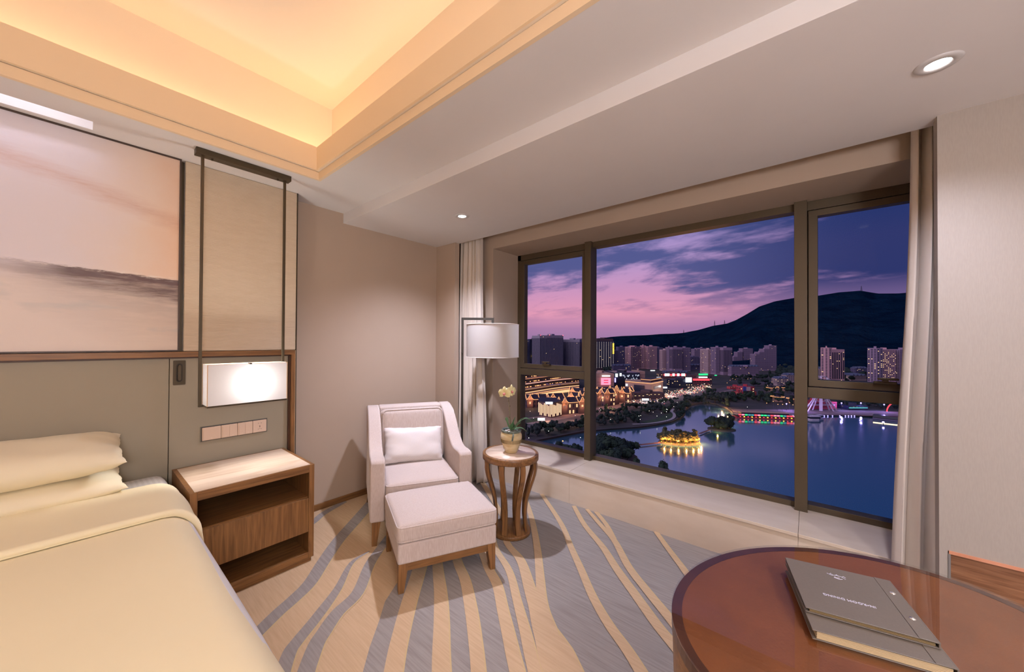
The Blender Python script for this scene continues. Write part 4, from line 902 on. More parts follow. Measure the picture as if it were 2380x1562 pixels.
def tower(px0, px1, yt, yb, col, label, cat='tower block', dep=18, floor=3.1, bay=3.0, lit=.022, skew=0.0, style='flat', steps=None, name='tower_block', fw=.5, fh=.5, seed=0, group='tower blocks at the foot of the mountain'):
    rnd = random.Random(int(px0 * 7 + yt) + seed)
    A, B = gp(px0, yb, GZ), gp(px1, yb, GZ)
    B = (B[0] * (1 + skew), B[1] * (1 + skew))
    e = empty(name, (0, 0, 0), label=label, cat=cat, group=group)
    body, win, lw, fins = MB(), MB(), MB(), MB()
    segs = steps or [(0, 1, yt)]
    for s0, s1, y_ in segs:
        a_ = (A[0] + (B[0] - A[0]) * s0, A[1] + (B[1] - A[1]) * s0); b__ = (A[0] + (B[0] - A[0]) * s1, A[1] + (B[1] - A[1]) * s1)
        z1 = htop(px0 + (px1 - px0) * s0, y_, a_)
        cs = block(body, a_, b__, dep, GZ, z1)
        nr = max(2, int((z1 - GZ) / floor))
        for k in range(4):
            P0, P1 = cs[k], cs[(k + 1) % 4]; w_ = hypot(P1[0] - P0[0], P1[1] - P0[1]); nc = max(1, int(w_ / bay))
            mid = ((P0[0] + P1[0]) / 2, (P0[1] + P1[1]) / 2); cc = (sum(c[0] for c in cs) / 4, sum(c[1] for c in cs) / 4)
            nx, ny = (P1[1] - P0[1]) / w_, -(P1[0] - P0[0]) / w_
            sgn = 1 if nx * (mid[0] - cc[0]) + ny * (mid[1] - cc[1]) > 0 else -1
            if sgn < 0: P0, P1 = P1, P0
            if style == 'strips': quad_rows(win, P0, P1, GZ + 8, z1 - 6, nc, 1, .55, 1, .25, rnd)
            else: quad_rows(win, P0, P1, GZ + 4, z1 - 1.5, nc, nr, fw, fh, .2, rnd)
            quad_rows(lw, P0, P1, GZ + 4, z1 - 1.5, nc, nr, fw * .8, fh * .8, .35, rnd, lit)
            if style == 'balcony' and k in (0, 3, 1):
                quad_ = nr
                for r in range(nr):
                    z_ = GZ + 4 + (z1 - 5.5 - GZ) * r / nr; u0, u1 = .12, .38
                    q0 = (P0[0] + (P1[0] - P0[0]) * u0, P0[1] + (P1[1] - P0[1]) * u0); q1 = (P0[0] + (P1[0] - P0[0]) * u1, P0[1] + (P1[1] - P0[1]) * u1)
                    nx_, ny_ = (P1[1] - P0[1]) / w_ * 1.4, -(P1[0] - P0[0]) / w_ * 1.4
                    fins.hexa([(*q0, z_), (q0[0] + nx_, q0[1] + ny_, z_), (q1[0] + nx_, q1[1] + ny_, z_), (*q1, z_)], [(*q0, z_ + 1.1), (q0[0] + nx_, q0[1] + ny_, z_ + 1.1), (q1[0] + nx_, q1[1] + ny_, z_ + 1.1), (*q1, z_ + 1.1)])
        # parapet and lift house
        c0 = ((cs[0][0] + cs[2][0]) / 2, (cs[0][1] + cs[2][1]) / 2); w_ = hypot(b__[0] - a_[0], b__[1] - a_[1]) * .14
        body.box(c0[0] - w_, c0[1] - w_, z1, c0[0] + w_, c0[1] + w_, z1 + 3.2)
    body.build('walls', BC[col], e, fix=False); win.build('windows', GLS, e, kind='stuff')
    if lw.f: lw.build('lit_windows', LITW, e, kind='stuff')
    if fins.f: fins.build('balconies', BC['white' if col == 'pink' else col], e, kind='stuff')
    return e
tower(1231, 1253, 788, 868, 'navy', 'narrow dark glass tower at the far left of the window with a yellow sign', dep=30, style='strips', bay=5, lit=.01, group='office towers at the left')
tower(1254, 1309, 779, 874, 'grey', 'broad grey office tower with vertical window bands and red roof lights', dep=40, style='strips', bay=3.2, skew=.02, lit=.006, steps=[(0, .3, 780), (.3, 1, 779)], group='office towers at the left')
tower(1309, 1347, 789, 870, 'grey', 'lower grey office wing right of the broad grey tower', dep=34, style='strips', bay=2.6, skew=-.02, lit=.004, group='office towers at the left')
tower(1348, 1384, 787, 868, 'mauve', 'plain mauve slab half hidden by the left window mullion', dep=30, bay=6, lit=.004, group='office towers at the left')
hotel = tower(1387, 1425, 787, 860, 'brick', 'hotel tower striped with rows of small lights and a yellow roof sign', cat='hotel', dep=24, style='strips', bay=6.0, lit=.03, name='hotel_tower', group='office towers at the left')
h0, h1 = gp(1387, 860, GZ), gp(1425, 860, GZ); hz = htop(1387, 787, h0); dots = MB(); ux, uy = (h1[0] - h0[0]), (h1[1] - h0[1]); ul = hypot(ux, uy); nx, ny = uy / ul, -ux / ul
if nx * h0[0] + ny * h0[1] > 0: nx, ny = -nx, -ny
nb = 7
for c_ in range(nb + 1):
    for r in range(22):
        x, y, z = h0[0] + ux * c_ / nb + nx * .8, h0[1] + uy * c_ / nb + ny * .8, GZ + 6 + (hz - GZ - 14) * r / 22; dots.box(x - .35, y - .35, z, x + .35, y + .35, z + 1.6)
dots.build('facade_lights', emit('warm_white_dots', (.95, .86, .9, 1), .8), hotel, kind='stuff')
sg = MB()
YEL = emit('yellow_sign', (1, .62, .05, 1), 3.5)
for k in range(7):
    z = htop(1424, 798 + k * 3.6, h1); z2 = htop(1424, 800.6 + k * 3.6, h1); x, y = h1[0] + nx * 1.5, h1[1] + ny * 1.5; w_ = 1.4
    sg.bar((x - ux / ul * w_, y - uy / ul * w_, z), (x - ux / ul * w_, y - uy / ul * w_, z2), .7).bar((x + ux / ul * w_, y + uy / ul * w_, z), (x + ux / ul * w_, y + uy / ul * w_, z2), .7).bar((x - ux / ul * w_, y - uy / ul * w_, (z + z2) / 2), (x + ux / ul * w_, y + uy / ul * w_, (z + z2) / 2), .8).bar((x, y, z), (x, y, z2), .6)
sg.build('roof_sign_characters', YEL, hotel, kind='stuff')
p = gp(1241, 868, GZ); z = htop(1241, 828, p); q = gp(1244.8, 868, GZ); q0 = gp(1237.6, 868, GZ)
MB().bar((q0[0] * .992, q0[1] * .992, z), (q[0] * .992, q[1] * .992, z), 1, 4.0).build('yellow_sign', YEL, bpy.data.objects['tower_block'])
REDL = emit('red_beacon', (1, .08, .12, 1), 6)
def ball(p, r, m_, name, par=None, **t):
    return MB().lathe([(.0, -r), (.7 * r, -.7 * r), (r, 0), (.7 * r, .7 * r), (.0, r)], p, 8).build(name, m_, par, **t)
for px, py in ((1256, 779), (1277, 778.5), (1308, 779.5)):
    g_ = gp(px, 874, GZ); ball((g_[0], g_[1], htop(px, py, g_)), .8, REDL, 'roof_beacon', bpy.data.objects['tower_block.001'])
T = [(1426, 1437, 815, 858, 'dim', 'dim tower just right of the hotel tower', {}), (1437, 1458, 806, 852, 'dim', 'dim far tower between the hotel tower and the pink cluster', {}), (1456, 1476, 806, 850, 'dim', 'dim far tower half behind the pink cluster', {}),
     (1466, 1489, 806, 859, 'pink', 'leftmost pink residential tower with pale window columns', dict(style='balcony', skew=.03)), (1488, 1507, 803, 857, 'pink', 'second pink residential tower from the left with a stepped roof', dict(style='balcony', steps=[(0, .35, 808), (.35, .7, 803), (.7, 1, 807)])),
     (1506, 1528, 805, 858, 'pink', 'third pink residential tower from the left', dict(style='balcony')), (1527, 1541, 808, 858, 'dim', 'darker narrow tower in the pink row', {}),
     (1539, 1556, 813, 862, 'white', 'bright pink tower end with stacked balconies in the middle of the row', dict(style='balcony', dep=14)), (1555, 1563, 807, 863, 'mauve', 'slim mauve tower beside the bright pink tower end', {}),
     (1563, 1586, 807, 864, 'mauve', 'mauve tower with dark vertical bays right of the slim one', dict(style='strips', bay=3)), (1585, 1605, 808, 863, 'mauve', 'last mauve tower of the long middle row', dict(bay=2.6)),
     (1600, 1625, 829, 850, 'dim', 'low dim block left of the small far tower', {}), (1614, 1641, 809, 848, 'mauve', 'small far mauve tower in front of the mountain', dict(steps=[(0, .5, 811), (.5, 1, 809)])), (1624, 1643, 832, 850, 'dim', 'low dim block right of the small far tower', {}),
     (1645, 1664, 812, 869, 'white', 'pale narrow tower front with stacked balconies, brightest of the towers', dict(style='balcony', dep=30, bay=5, seed=3)), (1664, 1682, 807, 871, 'mauve', 'dark body of towers adjoining the brightest pale tower', dict(dep=20)),
     (1681, 1702, 808, 872, 'mauve', 'dark banded tower right of the brightest pale tower', dict(style='strips', bay=2.8)),
     (1705, 1750, 810, 846, 'mauve', 'stepped mauve tower group before the mountain slope', dict(steps=[(0, .2, 829), (.2, .52, 818), (.46, 1, 810)])), (1755, 1805, 803, 862, 'mauve', 'tallest stepped mauve tower group at the right of the row', dict(steps=[(0, .2, 823), (.2, .42, 818), (.42, .66, 811), (.66, 1, 803)])),
     (1926, 1934, 808, 893, 'pink', 'left slice of the paired tower seen in the right casement', dict(dep=16, bay=6, lit=.12)), (1933, 1963, 812, 890, 'pink', 'pinkish paired tower with a blue glass slot in the right casement', dict(dep=18, bay=4.5, lit=.05, style='strips')),
     (2038, 2052, 809, 897, 'mauve', 'left slice of the brightly lit tower by the right curtain', dict(dep=16, bay=5, lit=.2)), (2051, 2083, 812, 895, 'pink', 'tower with many lit orange windows beside the right curtain', dict(dep=20, bay=3.4, lit=.34)),
     (2092, 2125, 812, 895, 'mauve', 'tower hidden behind the right curtain edge', {})]
for px0, px1, yt, yb, col, lb, kw in T: tower(px0, px1, yt, yb, col, lb, **kw)
# long terrace blocks with gabled dormers
ROOFB = nm('blue_grey_roof', L(84, 94, 122))
def terrace(px0, px1, yt, yb, lb, n_=8, col='mauve', dep=12, skew=0.0, lit=.03):
    e = tower(px0, px1, yt, yb, col, lb, cat='building', dep=dep, skew=skew, name='terrace_building', lit=lit, bay=3.4, floor=3.2, group='low buildings below the towers')
    A, B = gp(px0, yb, GZ), gp(px1, yb, GZ); B = (B[0] * (1 + skew), B[1] * (1 + skew)); z = htop(px0, yt, A); mb = MB()
    ux, uy = B[0] - A[0], B[1] - A[1]; ul = hypot(ux, uy); ux /= ul; uy /= ul; nx, ny = -uy, ux
    if nx * A[0] + ny * A[1] < 0: nx, ny = -nx, -ny
    def f(a, b__, h): return (A[0] + ux * a + nx * b__, A[1] + uy * a + ny * b__, h)
    mb.add([f(-.5, -.8, z), f(ul + .5, -.8, z), f(ul + .5, dep + .8, z), f(-.5, dep + .8, z), f(0, dep / 2, z + 4.2), f(ul, dep / 2, z + 4.2)], [(0, 1, 5, 4), (2, 3, 4, 5), (0, 4, 3), (1, 2, 5)])
    for k in range(n_):
        c_ = ul * (k + .5) / n_; w_ = ul / n_ * .3
        mb.add([f(c_ - w_, -.9, z), f(c_ + w_, -.9, z), f(c_, -.9, z + 3.2), f(c_ - w_, dep / 2, z + .1), f(c_ + w_, dep / 2, z + .1), f(c_, dep / 2, z + 3.9)], [(0, 1, 2), (0, 2, 5, 3), (1, 4, 5, 2)])
    mb.build('roof', ROOFB, e); return e
terrace(1700, 1764, 852, 874, 'long low block with a row of roof gables below the stepped towers', 9, 'mauve')
terrace(1600, 1644, 849, 860, 'low gabled block left of the brightest pale tower', 6, 'dim')
terrace(1905, 1925, 857, 880, 'low pale building at the left edge of the right casement', 4, 'beige')
terrace(1979, 2014, 873, 885, 'low symmetrical building between the two right towers', 4, 'beige', dep=45)
terrace(1988, 2016, 856, 872, 'further low building lit behind the symmetrical one', 4, 'dim', lit=.1)
terrace(2028, 2040, 858, 876, 'small low building left of the tower with lit windows', 2, 'dim')
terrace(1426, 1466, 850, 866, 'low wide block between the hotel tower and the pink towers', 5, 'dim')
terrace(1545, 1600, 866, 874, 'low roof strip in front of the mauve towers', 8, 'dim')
for i, (a, b_, c_, d_) in enumerate(((1806, 1832, 880, 897), (1828, 1850, 872, 890))): terrace(a, b_, c_, d_, ('pale villa at the right end of the tree belt', 'second pale villa further back by the right mullion')[i], 2, 'beige', lit=.08)

# ---------------------------------------------------------------- terraced mall, gabled shops and other lit buildings
STR = emit('orange_light_string', (1, .43, .18, 1), 1.6); STRP = emit('pink_light_band', (1, .53, .40, 1), 1.4)
WSIG = emit('white_sign', (.9, .93, 1, 1), 1.5); PSIG = emit('pink_screen', (1, .26, .40, 1), 1.5); RSIG = emit('red_sign', (1, .07, .10, 1), 1.6); GSIG = emit('green_sign', (.05, 1, .35, 1), 1.0); WSHOP = emit('warm_shopfront', (1, .56, .28, 1), 1.2); BSIG = emit('violet_light', (.36, .28, 1, 1), 5)
tm = empty('shopping_centre', label='curved terraced shopping centre outlined by bands of orange light', cat='building')
base_px = [(1205, 931), (1235, 926), (1262, 921), (1290, 916), (1318, 912), (1346, 909)]
arc = catmull([(*gp(x, y, GZ), 0) for x, y in base_px], 4)
def offs(k): return [(p.x * (1 + .022 * k), p.y * (1 + .022 * k)) for p in arc]
for k in range(5):
    fr = offs(k); bk_ = offs(k + 4); z0 = GZ + 6.4 * k; n_ = len(fr)
    mb = MB(); v = [(*p, z0) for p in fr] + [(*p, z0) for p in bk_]
    def strip(mb, z0, z1, fr, bk_):
        v = [(*p, z0) for p in fr] + [(*p, z1) for p in fr] + [(*p, z1) for p in bk_] + [(*p, z0) for p in bk_]; n_ = len(fr)
        mb.add(v, [(r * n_ + i, r * n_ + i + 1, ((r + 1) % 4) * n_ + i + 1, ((r + 1) % 4) * n_ + i) for r in range(4) for i in range(n_ - 1)] + [(0, n_, 2 * n_, 3 * n_), (n_ - 1, 2 * n_ - 1, 3 * n_ - 1, 4 * n_ - 1)])
    strip(mb, z0, z0 + 4.6, [(p[0] * 1.006, p[1] * 1.006) for p in fr], bk_); mb.build('storey', BC['navy' if k > 1 else 'brick'], tm, fix=True)
    mb = MB(); strip(mb, z0 + 4.6, z0 + 6.2, fr, bk_); mb.build('terrace_slab', BC['tan'], tm, fix=True)
    mb = MB()
    if k in (0, 2, 4): mb.tube([(p[0] * .999, p[1] * .999, z0 + 5.9) for p in fr], .34, 5); mb.build('light_band', STRP if k else STR, tm)
    mb = MB()
    for i in range(n_ - 1):
        for q in range(4):
            u = (q + .5) / 4; x = fr[i][0] + (fr[i + 1][0] - fr[i][0]) * u; y = fr[i][1] + (fr[i + 1][1] - fr[i][1]) * u
            if k in (0, 1) or random.random() < .35: w_ = 1.3 if k == 0 else .5; mb.box(x - w_, y - w_, z0 + .6, x + w_, y + w_, z0 + (4.0 if k == 0 else 1.6))
            if k in (1, 3): mb.box(x * .998 - .2, y * .998 - .2, z0 + 5.2, x * .998 + .2, y * .998 + .2, z0 + 5.7)
    mb.build('shop_lights', WSHOP if k < 2 else STR, tm, kind='stuff')
UMB = nm('lilac_canvas', L(150, 132, 168))
for k, (px, py, s_) in enumerate(((1227, 899, 3.4), (1236, 899, 3.6), (1272, 893, 3.2), (1284, 894, 2.8), (1300, 894, 3))):
    p = gp(px, 922, GZ); p = (p[0] * 1.05, p[1] * 1.05); z = htop(px, py, p); MB().lathe([(s_, 0), (s_ * .5, .7), (.0, 1.3)], (p[0], p[1], z), 8).lathe([(.12, -3), (.12, 0)], (p[0], p[1], z), 6).build('parasol', UMB, tm)

SLATE = mat('slate_tiles', L(62, 56, 74), .7, L(46, 42, 58), .8)
warm_pts = []
def house(px, py, Lh, Wd, He, Ri, yaw, label, col='brick', par=None, lights=True, seed=0, wl=.5, group='gabled shops outlined in orange light strings'):
    """gabled shop: near corner at the ground seen at (px, py); ridge along local x, gable end at x = 0"""
    g_ = gp(px, py, GZ); a0 = math.atan2(-fwd.x, fwd.y) ; dirx = math.atan2(RI.y, RI.x) + radians(yaw)
    e = empty('gabled_shop', (g_[0], g_[1], GZ), dirx, label=label, cat='shop', group=group)
    rnd = random.Random(seed + int(px))
    MB().box(0, 0, 0, Lh, Wd, He).build('walls', BC[col], e)
    mb = MB(); o = .5
    mb.add([(0, 0, He), (0, Wd, He), (0, Wd / 2, He + Ri), (.6, 0, He), (.6, Wd, He), (.6, Wd / 2, He + Ri)], [(0, 2, 1), (3, 4, 5), (0, 3, 5, 2), (1, 2, 5, 4)])
    mb.add([(Lh, 0, He), (Lh, Wd, He), (Lh, Wd / 2, He + Ri), (Lh - .6, 0, He), (Lh - .6, Wd, He), (Lh - .6, Wd / 2, He + Ri)], [(0, 1, 2), (3, 5, 4), (0, 2, 5, 3), (1, 4, 5, 2)]).build('gable_wall', BC['tan'], e)
    mb = MB(); t_ = .35
    for s_ in (0, 1):
        y0, y1 = (-o, Wd / 2) if s_ == 0 else (Wd + o, Wd / 2)
        mb.hexa([(.6, y0, He - .3), (Lh - .6, y0, He - .3), (Lh - .6, y1, He + Ri - .2), (.6, y1, He + Ri - .2)], [(.6, y0, He - .3 + t_), (Lh - .6, y0, He - .3 + t_), (Lh - .6, y1, He + Ri - .2 + t_), (.6, y1, He + Ri - .2 + t_)])
    mb.build('tiled_roof', SLATE, e)
    mb = MB(); r_ = .26
    for x_ in (-.2, Lh + .2):
        mb.tube([(x_, -o, He + .1), (x_, Wd * .25, He + Ri * .5 + .25), (x_, Wd / 2 - .6, He + Ri + .2), (x_, Wd / 2, He + Ri + .9), (x_, Wd / 2 + .6, He + Ri + .2), (x_, Wd * .75, He + Ri * .5 + .25), (x_, Wd + o, He + .1)], r_, 5)
    mb.tube([(0, -o - .2, He - .2), (Lh, -o - .2, He - .2)], r_, 5); mb.build('light_string', STR, e)
    cw = Wd * .85; ch = Ri * .95; cp = 1.4
    MB().box(.0, -cp, 0, cw, .2, He).build('front_bay', BC[col], e)
    mb = MB(); mb.add([(-.1, -cp, He - 2.6), (cw + .1, -cp, He - 2.6), (cw + .1, -cp, He), (cw / 2, -cp, He + ch), (-.1, -cp, He), (-.1, -cp + .5, He - 2.6), (cw + .1, -cp + .5, He - 2.6), (cw + .1, -cp + .5, He), (cw / 2, -cp + .5, He + ch), (-.1, -cp + .5, He)], [(0, 1, 2, 3, 4), (9, 8, 7, 6, 5), (0, 5, 6, 1), (1, 6, 7, 2), (2, 7, 8, 3), (3, 8, 9, 4), (4, 9, 5, 0)]).build('front_gable', BC['tan'], e)
    mb = MB()
    for s_ in (0, 1):
        xa, xb = (-.6, cw / 2) if s_ == 0 else (cw + .6, cw / 2)
        mb.hexa([(xa, -cp + .5, He - .4), (xa, Wd * .45, He - .4), (xb, Wd * .45, He + ch), (xb, -cp + .5, He + ch)], [(xa, -cp + .5, He), (xa, Wd * .45, He), (xb, Wd * .45, He + ch + .4), (xb, -cp + .5, He + ch + .4)])
    mb.build('bay_roof', SLATE, e)
    MB().tube([(-.9, -cp - .2, He - .1), (cw * .2, -cp - .2, He + ch * .42), (cw / 2 - .8, -cp - .2, He + ch + .1), (cw / 2 - .5, -cp - .2, He + ch + .9), (cw / 2 + .5, -cp - .2, He + ch + .9), (cw / 2 + .8, -cp - .2, He + ch + .1), (cw * .8, -cp - .2, He + ch * .42), (cw + .9, -cp - .2, He - .1)], .24, 5).build('gable_light_string', STR, e)
    MB().box(cw / 2 - 1, -cp - .15, He - 5.2, cw / 2 + 1, -cp + .1, He - 2.9).build('bay_window', WSHOP if rnd.random() < .4 else GLS, e)
    mb = MB(); lt = MB(); nr = max(1, int(He / 4.5))
    for r in range(nr):
        zz = .8 + r * He / nr
        for k in range(max(1, int(Lh / 4))):
            x_ = (k + .5) * Lh / max(1, int(Lh / 4)); (lt if rnd.random() < wl else mb).box(x_ - .9, -.18, zz, x_ + .9, .1, zz + He / nr * .55)
        for k in range(max(1, int(Wd / 4))):
            y_ = (k + .5) * Wd / max(1, int(Wd / 4)); (lt if rnd.random() < wl else mb).box(-.18, y_ - .8, zz, .1, y_ + .8, zz + He / nr * .5)
    if mb.f: mb.build('dark_windows', GLS, e, kind='stuff')
    if lt.f: lt.build('lit_windows', WSHOP, e, kind='stuff')
    warm_pts.append(e.matrix_basis.copy() @ Vector((cw * .5, -cp - 3.2, He * .72)))
    return e
H_L = [(1224, 948, 16, 9, 10, 5, 12, 'gabled shop at the left edge of the lower left pane'), (1277, 940, 22, 10, 8, 5, 20, 'gabled shop behind the striped lit building'), (1321, 938, 12, 9, 9, 5, -25, 'small gabled shop in the middle row by the left mullion'),
       (1304, 964, 22, 9, 13, 5, 18, 'tall gabled shop with lit lower windows right of the striped building'), (1345, 962, 14, 9, 13, 5, 20, 'gabled shop tucked against the left mullion'), (1324, 921, 20, 9, 7, 5, -16, 'rear gabled shop below the terraces'),
       (1240, 939, 18, 8, 8, 4, 8, 'low gabled shop with a lit eave behind the striped building'), (1352, 935, 14, 9, 9, 5, 10, 'gabled shop hidden partly by the left mullion'),
       (1387, 943, 14, 10, 15, 5, 14, 'gabled brick shop just right of the left mullion'), (1404, 945, 18, 9, 16, 5, 24, 'tall brick shop with framed windows and a bright gable'), (1424, 941, 11, 9, 17, 6, 24, 'narrow brick shop with a tall glowing gable'),
       (1438, 936, 14, 9, 13, 5, -12, 'gabled shop above the green lit doorway'), (1456, 932, 13, 9, 13, 5, 22, 'last gabled shop of the row before the rim-lit hall'), (1392, 924, 24, 10, 9, 5, 10, 'long rear gabled shop under the pink screen'), (1418, 920, 16, 9, 8, 5, -20, 'rear gabled shop glowing yellow at its roof')]
for k, h_ in enumerate(H_L): house(*h_, wl=.65 if k in (3, 4, 7) else .3, seed=k)
# striped lit building
sb = empty('striped_building', label='boxy building covered in vertical strips of warm light', cat='building')
A, B, C_ = gp(1251, 966, GZ), gp(1281, 972, GZ), gp(1306, 966, GZ); zt = htop(1281, 938, B)
mb = MB(); back = [(A[0] * 1.06, A[1] * 1.06), (C_[0] * 1.06, C_[1] * 1.06)]; poly = [A, B, C_, back[1], back[0]]
mb.prism(poly, lambda a, b, h: (a, b, h), GZ, zt); mb.build('walls', BC['brick'], sb, fix=True)
MB().prism([(a * .999, b * .999) for a, b in poly], lambda a, b, h: (a, b, h), zt, zt + .8).build('flat_roof', SLATE, sb, fix=True)
for P_, Q_, n_ in ((A, B, 9), (B, C_, 8)):
    for k in range(n_):
        u = (k + .3) / n_; x, y = P_[0] + (Q_[0] - P_[0]) * u, P_[1] + (Q_[1] - P_[1]) * u; x *= .997; y *= .997
        MB().bar((x, y, GZ + (1.5 if k % 3 else 4)), (x, y, zt - .6 - (k % 4) * .7), .55).build('light_strip', emit('warm_strip', (1, .58, .36, 1), 1.5) if not k and P_ is A else D.materials['warm_strip'], sb)
x, y = B[0] * .993, B[1] * .993; u = Vector((RI.x, RI.y, 0)).normalized()
MB().bar(Vector((x, y, zt + 1)) - u * 5 + u * -1, Vector((x, y, zt + 1)) + u * 1.5, .6, 2.4).build('roof_sign', WSIG, sb)
# mall with pink screen
ml = tower(1386, 1427, 868, 912, 'tan', 'pale curved department store carrying a glowing pink screen', cat='building', dep=40, bay=50, floor=8, lit=0, name='department_store', fh=.03, fw=.95, group='large buildings behind the gabled shops')
def facade_box(px0, px1, y0, y1, yb, m_, name, par, fo=.995, th=.8):
    a, b_ = gp(px0, yb, GZ), gp(px1, yb, GZ); zt, zb = htop(px0, y0, a), htop(px0, y1, a)
    a = (a[0] * fo, a[1] * fo); b_ = (b_[0] * fo, b_[1] * fo)
    return MB().bar((*a, (zt + zb) / 2), (*b_, (zt + zb) / 2), th, zt - zb).build(name, m_, par)
scr = facade_box(1397, 1419, 878, 894, 912, PSIG, 'pink_screen', ml)
facade_box(1399, 1418, 872, 875, 912, WSIG, 'store_name_sign', ml)
for y_ in (882.4, 887.6): facade_box(1403.5, 1413.5, y_, y_ + 2.2, 912, emit('deep_pink_panel', (.9, .05, .12, 1), 1.2), 'screen_lettering', ml, .993)
dk_ = tower(1427, 1487, 866, 908, 'navy', 'dark windowless hall dotted with slim lights right of the pink screen', cat='building', dep=40, bay=60, floor=30, lit=0, name='dark_hall', fh=.02, fw=.3, group='large buildings behind the gabled shops')
rnd = random.Random(4)
for k in range(16):
    px = 1448 + k * 2.4 + rnd.uniform(-1, 1); y_ = rnd.uniform(869, 882); facade_box(px, px + .9, y_, y_ + 3.2, 908, LITC, 'slim_light', dk_, .994, .5)
facade_box(1430.5, 1435.5, 868, 876, 908, WSIG, 'white_panel', dk_); facade_box(1440.5, 1444.5, 867, 874, 908, WSIG, 'white_panel', dk_); facade_box(1429, 1431, 878, 888, 908, BSIG, 'violet_sign', dk_)
tower(1486, 1499, 863, 906, 'tan', 'pale block with dark joints at the end of the dark hall', cat='building', dep=30, bay=40, floor=8, lit=0, name='pale_block', fh=.04, fw=.98, group='large buildings behind the gabled shops')
rm_ = empty('rim_lit_hall', label='flat-roofed pale hall with an orange line of light around its roof', cat='building')
A, B, C_ = gp(1453, 914, GZ), gp(1513, 921, GZ), gp(1541, 914, GZ); z1 = htop(1513, 891.5, B); poly = [A, B, C_, (C_[0] * 1.08, C_[1] * 1.08), (A[0] * 1.08, A[1] * 1.08)]
MB().prism(poly, lambda a, b, h: (a, b, h), GZ, z1).build('walls', BC['tan'], rm_, fix=True)
MB().tube([(A[0] * .998, A[1] * .998, z1), (B[0] * .998, B[1] * .998, z1), (C_[0] * .998, C_[1] * .998, z1)], .42, 6).build('roof_light_line', STR, rm_)
q = [((a * .85 + B[0] * .15) * 1.03, (b * .85 + B[1] * .15) * 1.03) for a, b in ((A[0] * .45 + B[0] * .55, A[1] * .45 + B[1] * .55), B, C_)]
z2 = z1 + 3.4; MB().prism(q + [(q[2][0] * 1.03, q[2][1] * 1.03), (q[0][0] * 1.03, q[0][1] * 1.03)], lambda a, b, h: (a, b, h), z1, z2).build('upper_storey', BC['brick'], rm_, fix=True)
MB().tube([(*p, z2) for p in q], .35, 6).build('roof_light_line', STR, rm_)
def wallquad(P_, Q_, u0, u1, za, zb, m_, name, par, f_=.998):
    a = ((P_[0] + (Q_[0] - P_[0]) * u0) * f_, (P_[1] + (Q_[1] - P_[1]) * u0) * f_); b_ = ((P_[0] + (Q_[0] - P_[0]) * u1) * f_, (P_[1] + (Q_[1] - P_[1]) * u1) * f_)
    MB().bar((*a, (za + zb) / 2), (*b_, (za + zb) / 2), .5, abs(zb - za)).build(name, m_, par)
hz_ = z1 - GZ
wallquad(A, B, .35, .75, GZ + hz_ * .25, GZ + hz_ * .8, GLS, 'dark_glazing', rm_); wallquad(B, C_, .25, .8, GZ + hz_ * .5, GZ + hz_ * .72, GLS, 'window_slot', rm_)
wallquad(A, B, .02, .10, GZ + hz_ * .62, GZ + hz_ * .8, LITC, 'small_sign', rm_)
for k in range(7): wallquad(A, C_, .1 + k * .13, .15 + k * .13, GZ + 1, GZ + 3.2, WSHOP if k % 2 else WSIG, 'shopfront', rm_, .975)
pod = tower(1472, 1545, 913, 928, 'brick', 'low curved shop row with lit windows in front of the rim-lit hall', cat='building', dep=14, bay=5, floor=5, lit=.5, name='shop_row', group='large buildings behind the gabled shops')
# signs strip and far podium
rp_ = tower(1535, 1606, 868, 880, 'brick', 'low arcade carrying a long run of glowing red signs', cat='building', dep=16, bay=5, floor=5, lit=.4, name='sign_arcade', group='sign-lit arcades along the avenue')
facade_box(1543, 1594, 869, 873, 880, RSIG, 'red_sign_run', rp_)
for a, b_ in ((1545, 1556), (1563, 1568), (1574, 1579), (1584, 1592)): facade_box(a, b_, 867.5, 873.5, 880, WSIG, 'bright_panel', rp_, .992)
rp2 = tower(1606, 1655, 872, 894, 'brick', 'arcade with a broad red fascia below the brightest pale tower', cat='building', dep=16, bay=5, floor=5, lit=.3, name='sign_arcade', group='sign-lit arcades along the avenue')
facade_box(1611, 1649, 880, 884, 894, RSIG, 'red_fascia', rp2); facade_box(1624, 1645, 868, 872, 894, GSIG, 'green_sign', rp2); facade_box(1624, 1644, 875, 878, 894, WSIG, 'white_sign', rp2); facade_box(1661, 1666, 871, 873, 894, GSIG, 'green_sign', rp2)
sc2 = tower(1560, 1610, 882, 902, 'navy', 'dark block with a large white screen above the lit street', cat='building', dep=14, bay=4, floor=4, lit=.3, name='screen_building', group='sign-lit arcades along the avenue')
facade_box(1593.5, 1607.5, 877, 888, 902, emit('white_screen', (.9, .9, 1, 1), 2), 'white_screen', sc2)
pk = tower(1716, 1758, 900, 919, 'red', 'small red and pink pavilion with a blue panel by the park', cat='building', dep=14, bay=4, floor=5, lit=.25, name='red_pavilion', group='park buildings', steps=[(0, .25, 912), (.25, .9, 899), (.9, 1, 910)])
facade_box(1727, 1734, 898, 909, 919, nm('blue_panel', L(60, 84, 170)), 'blue_panel', pk); facade_box(1735, 1744, 899, 908, 919, BC['white'], 'pale_panel', pk)
tr = tower(1697, 1728, 899, 905, 'red', 'long low red roofed hall left of the red pavilion', cat='building', dep=8, bay=4, floor=4, lit=.6, name='long_hall', group='park buildings')
